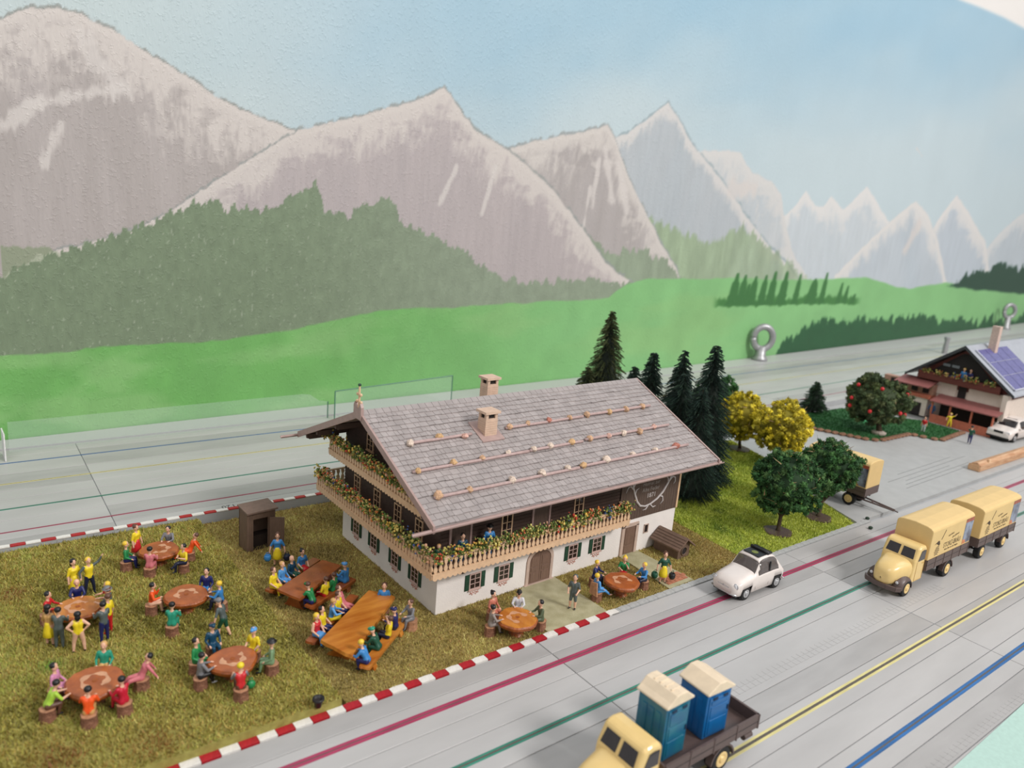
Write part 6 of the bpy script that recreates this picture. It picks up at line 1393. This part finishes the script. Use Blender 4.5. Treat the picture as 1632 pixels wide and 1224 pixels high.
for y in (-4.9, -2.7, -.4, 1.6): MB().box(-1.4, -1.2, y-.08, y+.08, .95, 2.5).build('terrace_post', m_terra, fh)
MB().box(-.6, 1.3, 2.4, 8.4, 2.35, 2.75).build('side_balcony', m_terra, fh); MB().box(-.4, 1.2, 2.6, 8.2, .2, 2.35).build('side_wing', m_hwhite, fh); MB().box(-.45, -.38, 3.2, 5.2, .2, 1.7).build('garage_opening', m_dkin, fh)
for k in range(4): MB().box(.1, .2, 2.9+k*1.3, 3.6+k*1.3, 2.9, 3.8).build('side_window', m_dkin, fh)
MB().box(.2, 1.2, 2.4, 8.4, 2.75, 4.0).build('side_wall', mat('far_tan_wall', (176, 136, 118), .7), fh)
MB().box(-.0, 1.2, -5.4, -4.9, 0, 4.7).build('corner_pillar', m_hwhite, fh)
def strip_flowers(label, a, b, seed): return garland(label, [a, b], seed, .55, .5)
g = strip_flowers('yellowish flowers along the gable balcony of the far house', (HX+.25, .9, 5.5), (HX+.25, 9.4, 5.5), 8)
person('tiny blond figure on the gable balcony of the far house', (HX+.75, 4.9), 4.62-POSES['stand']['zmin'], 3.14, 'stand', 'blue', 'blue', 'blond')
person('tiny dark-haired figure on the gable balcony of the far house', (HX+.75, 4.2), 4.62-POSES['stand']['zmin'], 3.14, 'stand', 'navy', 'navy', 'brown')
m_gg = mat('garden_green_ground', (38, 92, 44), .85, .15, 2, .3, 20)
GP = [(58.53, 15.02), (54.75, 11.32), (57.13, 5.91), (58.24, 5.2), (64.09, 4.92), (64.62, 3.28), (65.21, 2.11), (71.52, 2.41), (71.63, 6.96), (69.6, 9.68), (70.57, 12.07), (66.81, 14.43)]
gt = thing('garden', 'dark green garden with brown border in front of the far house', 'lawn'); MB().prism(GP, -.29, .12, 'z').build('garden_board', m_gg, gt)
grass(gt, GP, .12, 60, .12, [(24, 78, 34), (36, 96, 42), (50, 112, 50)], 31, w=.05)
mb = MB(); e_ = GP[1:8]
m_bed = mat('brown_border_soil', (132, 96, 74), .9, .3, 4, .6, 20)
for i in range(len(e_)-1):
    p, q_ = Vector(e_[i]), Vector(e_[i+1]); d = q_-p; n_ = int(d.length/.7)
    for k in range(max(1, n_)):
        c = p+d*((k+.5)/max(1, n_)); mb.ell((c.x, c.y, .12), (.5, .38, .16), 7, 5)
mb.build('stone_border', m_bed, gt, kind='stuff')
MB().lathe([(1.5, .13), (1.4, .2), (.2, .21)], (*(64.57, 9.9), 0), 18, jit=[1+.2*math.sin(i*2.2) for i in range(18)]).build('flower_bed', mat('mint_green_bed', (60, 150, 92), .8, .2, 5, .4, 20), gt)
# apple tree
ax_, ay_ = (60.36, 6.54)
at = leafy('apple tree with red fruit in the far garden', (ax_, ay_), 6.1, (3.2, 3.2, 2.5), 9, [(72, 88, 52), (86, 100, 58), (62, 78, 46), (98, 106, 66)], plate=False, trunk_h=2.2, tr=.3, name='apple_tree', twig=40, size=.5, n=200, off=(-.5, .7))
at.location.z = .12
MB().lathe([(.7, -.1), (.75, .2), (.4, .35)], n=12).build('stone_ring', mat('pale_stone', (190, 176, 164), .8), at)
rs_ = random.Random(5)
for k in range(15):
    a = rs_.uniform(2.6, 6.6); b = rs_.uniform(-.6, .9); MB().ell((3.15*math.cos(a)*math.cos(b)-.5, 3.15*math.sin(a)*math.cos(b)+.7, 3.6+2.45*math.sin(b)), (.21, .21, .21), 8, 6).build('apple', pm('red'), at, smooth=True)
# figures in the far garden
person('figure in blue beside the terrace of the far house', (74.29, 7.2), .13-POSES['bend']['zmin'], 3.0, 'bend', 'blue', 'blue', 'blond', arm='blue')
person('tiny child in red on the far garden lawn', (66.42, 4.62), .13-POSES['stand']['zmin'], 3.3, 'stand_f', 'red', 'white', 'brown', scale=.85)
person('tiny child in yellow on the far garden lawn', (71.66, 4.09), .13-POSES['stand']['zmin'], 3.6, 'wave', 'yellow', 'yellow', 'blond', scale=.85)
px_ = (67.44, 0.21)
person('man in dark green coat walking on the grey yard', px_, -POSES['walk']['zmin'], .3, 'walk', 'darkgreen', 'navy', 'black', arm='darkgreen')
# yard slab of the far plot
MB().prism([(36.29, -0.14), (34.4, -4.9), (140, -7.0), (140, 15.8), (59, 15.8), (40.52, 5.56)], -.28, -.01, 'z').build('yard_slab', mat('yard_grey', (172, 172, 171), .5, .05, 1.0, .2, 8), None, label='smooth pale grey yard board in front of the far house', category='board')
mb = MB()
for i in range(0):
    p, q_ = (41.72, -2.86), (58.69, -3.01); o_ = i*.42
    mb.box(p[0]+i*.35, p[0]+14-i*.4, -4.3+o_-.03, -4.3+o_+.03, -.012, .006)
mb.box(46, 58, -3.2, -3.16, -.012, .004).box(47, 60, -2.7, -2.66, -.012, .004).box(48, 57, -2.2, -2.16, -.012, .004).box(46, 62, -1.6, -1.56, -.012, .004).box(49, 60, -1.0, -.96, -.012, .004)
mb.build('engraved_lines', mat('faint_scoring', (120, 120, 120), .8), None, label='faint scored lines on the grey yard beside the drawbar', category='marking', kind='stuff')
# wooden log lying along the yard
P0, P1 = (57.78, -3.71), (71.66, -4.13)
m_log = mat('raw_log_wood', (176, 128, 92), .8, .2, 2, .5, 12, c2=(206, 168, 134), stretch=(.3, 2, 2))
t = thing('split_log', 'long raw split wooden log lying between the yard and the track', 'log', (P0[0], P0[1]-.3, 0), math.atan2(P1[1]-P0[1], P1[0]-P0[0]))
MB().prism([(-.55, 0), (.55, 0), (.6, .35), (.3, .7), (-.2, .85), (-.55, .6)], 0, 26, 'x').build('log_body', m_log, t, bevel=.06); MB().box(1.8, 2.2, -.5, -.38, .3, .95).build('raised_chip', mat('fresh_split_wood', (226, 188, 150), .8), t); MB().prism([(-.5, .02), (.5, .02), (.5, .6), (-.45, .7)], -.06, 0, 'x').build('cut_end', mat('cut_end_wood', (212, 168, 130), .8), t)
# green crumbs on the track near the leafy trees
for lb, c in (('nearer', (34.09, -6.09)), ('farther', (35.66, -5.03))):
    MB().ell((0, 0, 0), (.2, .16, .12), 7, 5).build('moss_crumb', mat('moss_crumb', (40, 58, 44), .9, .3, 12), None, label=f'{lb} dark green moss crumb lying on the track by the delivery truck', category='crumb').location = (*c, .1)
# eye bolts and post on the ledge
m_zinc = mat('zinc_plated_steel', (168, 168, 170), .42, .08, 6, metal=.6)
def eyebolt(label, xy, h, rz, s=1.):
    t = thing('eye_bolt', label, 'bolt', (xy[0], xy[1], .66), rz); R_ = 1.5*s; r_ = .5*s; zc = h-R_-r_
    MB().tube([(0, R_*math.cos(a), zc+R_*1.12*math.sin(a)) for a in [math.pi*2*i/28 for i in range(29)]], r_, 12).build('ring', m_zinc, t, smooth=True)
    MB().lathe([(1.1*s, 0), (1.15*s, .3), (1.0*s, .5), (.8*s, .8), (.7*s, zc-R_+.2)], n=18).build('shank', m_zinc, t, smooth=True); return t
eyebolt('large zinc lifting eye bolt standing on the ledge below the painted meadow', (79.66, 34.75), 5.4, 1.0)
eyebolt('smaller-looking zinc eye bolt farther right along the painted wall', (182.0, 37.4), 6.0, 1.0, .9)
px_ = (124.5, 26.93)
t = thing('threaded_post', 'small upright grey metal post behind the gable of the far house', 'post', (px_[0], px_[1], .62)); MB().lathe([(.45, 0), (.45, 1.5), (.38, 1.5), (.38, 2.4), (.5, 2.45), (.5, 2.9), (.3, 3.0)], n=12).build('rod', m_zinc, t)
# clear acrylic screens in front of the wall
def acrylic(label, pts, y0, y1, edge):
    t = thing('acrylic_screen', label, 'screen', (0, 0, .0))
    (xa, ya), (xb, yb) = y0, y1; d = Vector((xb-xa, yb-ya, 0)); ln = d.length; d.normalize(); n = Vector((-d.y, d.x, 0))*.08
    m = bpy.data.materials.get('clear_acrylic')
    if not m:
        m = bpy.data.materials.new('clear_acrylic'); m.use_nodes = True; N = m.node_tree.nodes; Lk = m.node_tree.links; b = N['Principled BSDF']; b.inputs['Base Color'].default_value = (.66, .74, .72, 1); b.inputs['Roughness'].default_value = .08; nn = N.new('ShaderNodeTexNoise'); nn.inputs['Scale'].default_value = .3; mr = N.new('ShaderNodeMapRange'); mr.inputs['To Min'].default_value = .08; mr.inputs['To Max'].default_value = .14; Lk.new(nn.outputs['Fac'], mr.inputs['Value']); Lk.new(mr.outputs[0], b.inputs['Alpha'])
    P = [(u*ln, z) for u, z in pts]; vs = [tuple(Vector((xa, ya, z))+d*u) for u, z in P]; vs2 = [tuple(Vector(v)+n) for v in vs]; k = len(P)
    MB().add(vs+vs2, [tuple(range(k)), tuple(range(k, 2*k))[::-1]]+[((i+1) % k, i, i+k, (i+1) % k+k) for i in range(k)]).build('sheet', m, t)
    mb = MB(); Q = [Vector(v)+n*.5 for v in vs]
    for a, b in edge: mb.tube([Q[a], Q[b]], .055, 5)
    mb.build('cut_edge', mat('acrylic_edge', (74, 122, 100), .2, .1, 5), t); return t
acrylic('long clear acrylic screen standing before the painted meadow on the left', [(0, .605), (1, .605), (1, 2.15), (.965, 2.35), (.93, 2.95), (.90, 3.05), (0, 2.9)], (-15.3, 33.0), (9.0, 32.2), [(1, 2)])
acrylic('shorter clear acrylic screen with a dark edge behind the farmhouse ridge', [(0, .603), (1, .603), (1, 3.6), (0, 3.3)], (9.3, 31.4), (22.2, 31.8), [(0, 3), (3, 2), (1, 2)])
MB().box(0, .08, -.8, .8, 0, 2.0).build('white_end_plate', mat('white_plate', (226, 224, 222), .5), None, label='small white plate at the left end of the long acrylic screen', category='plate').location = (-15.75, 31.9, .62)
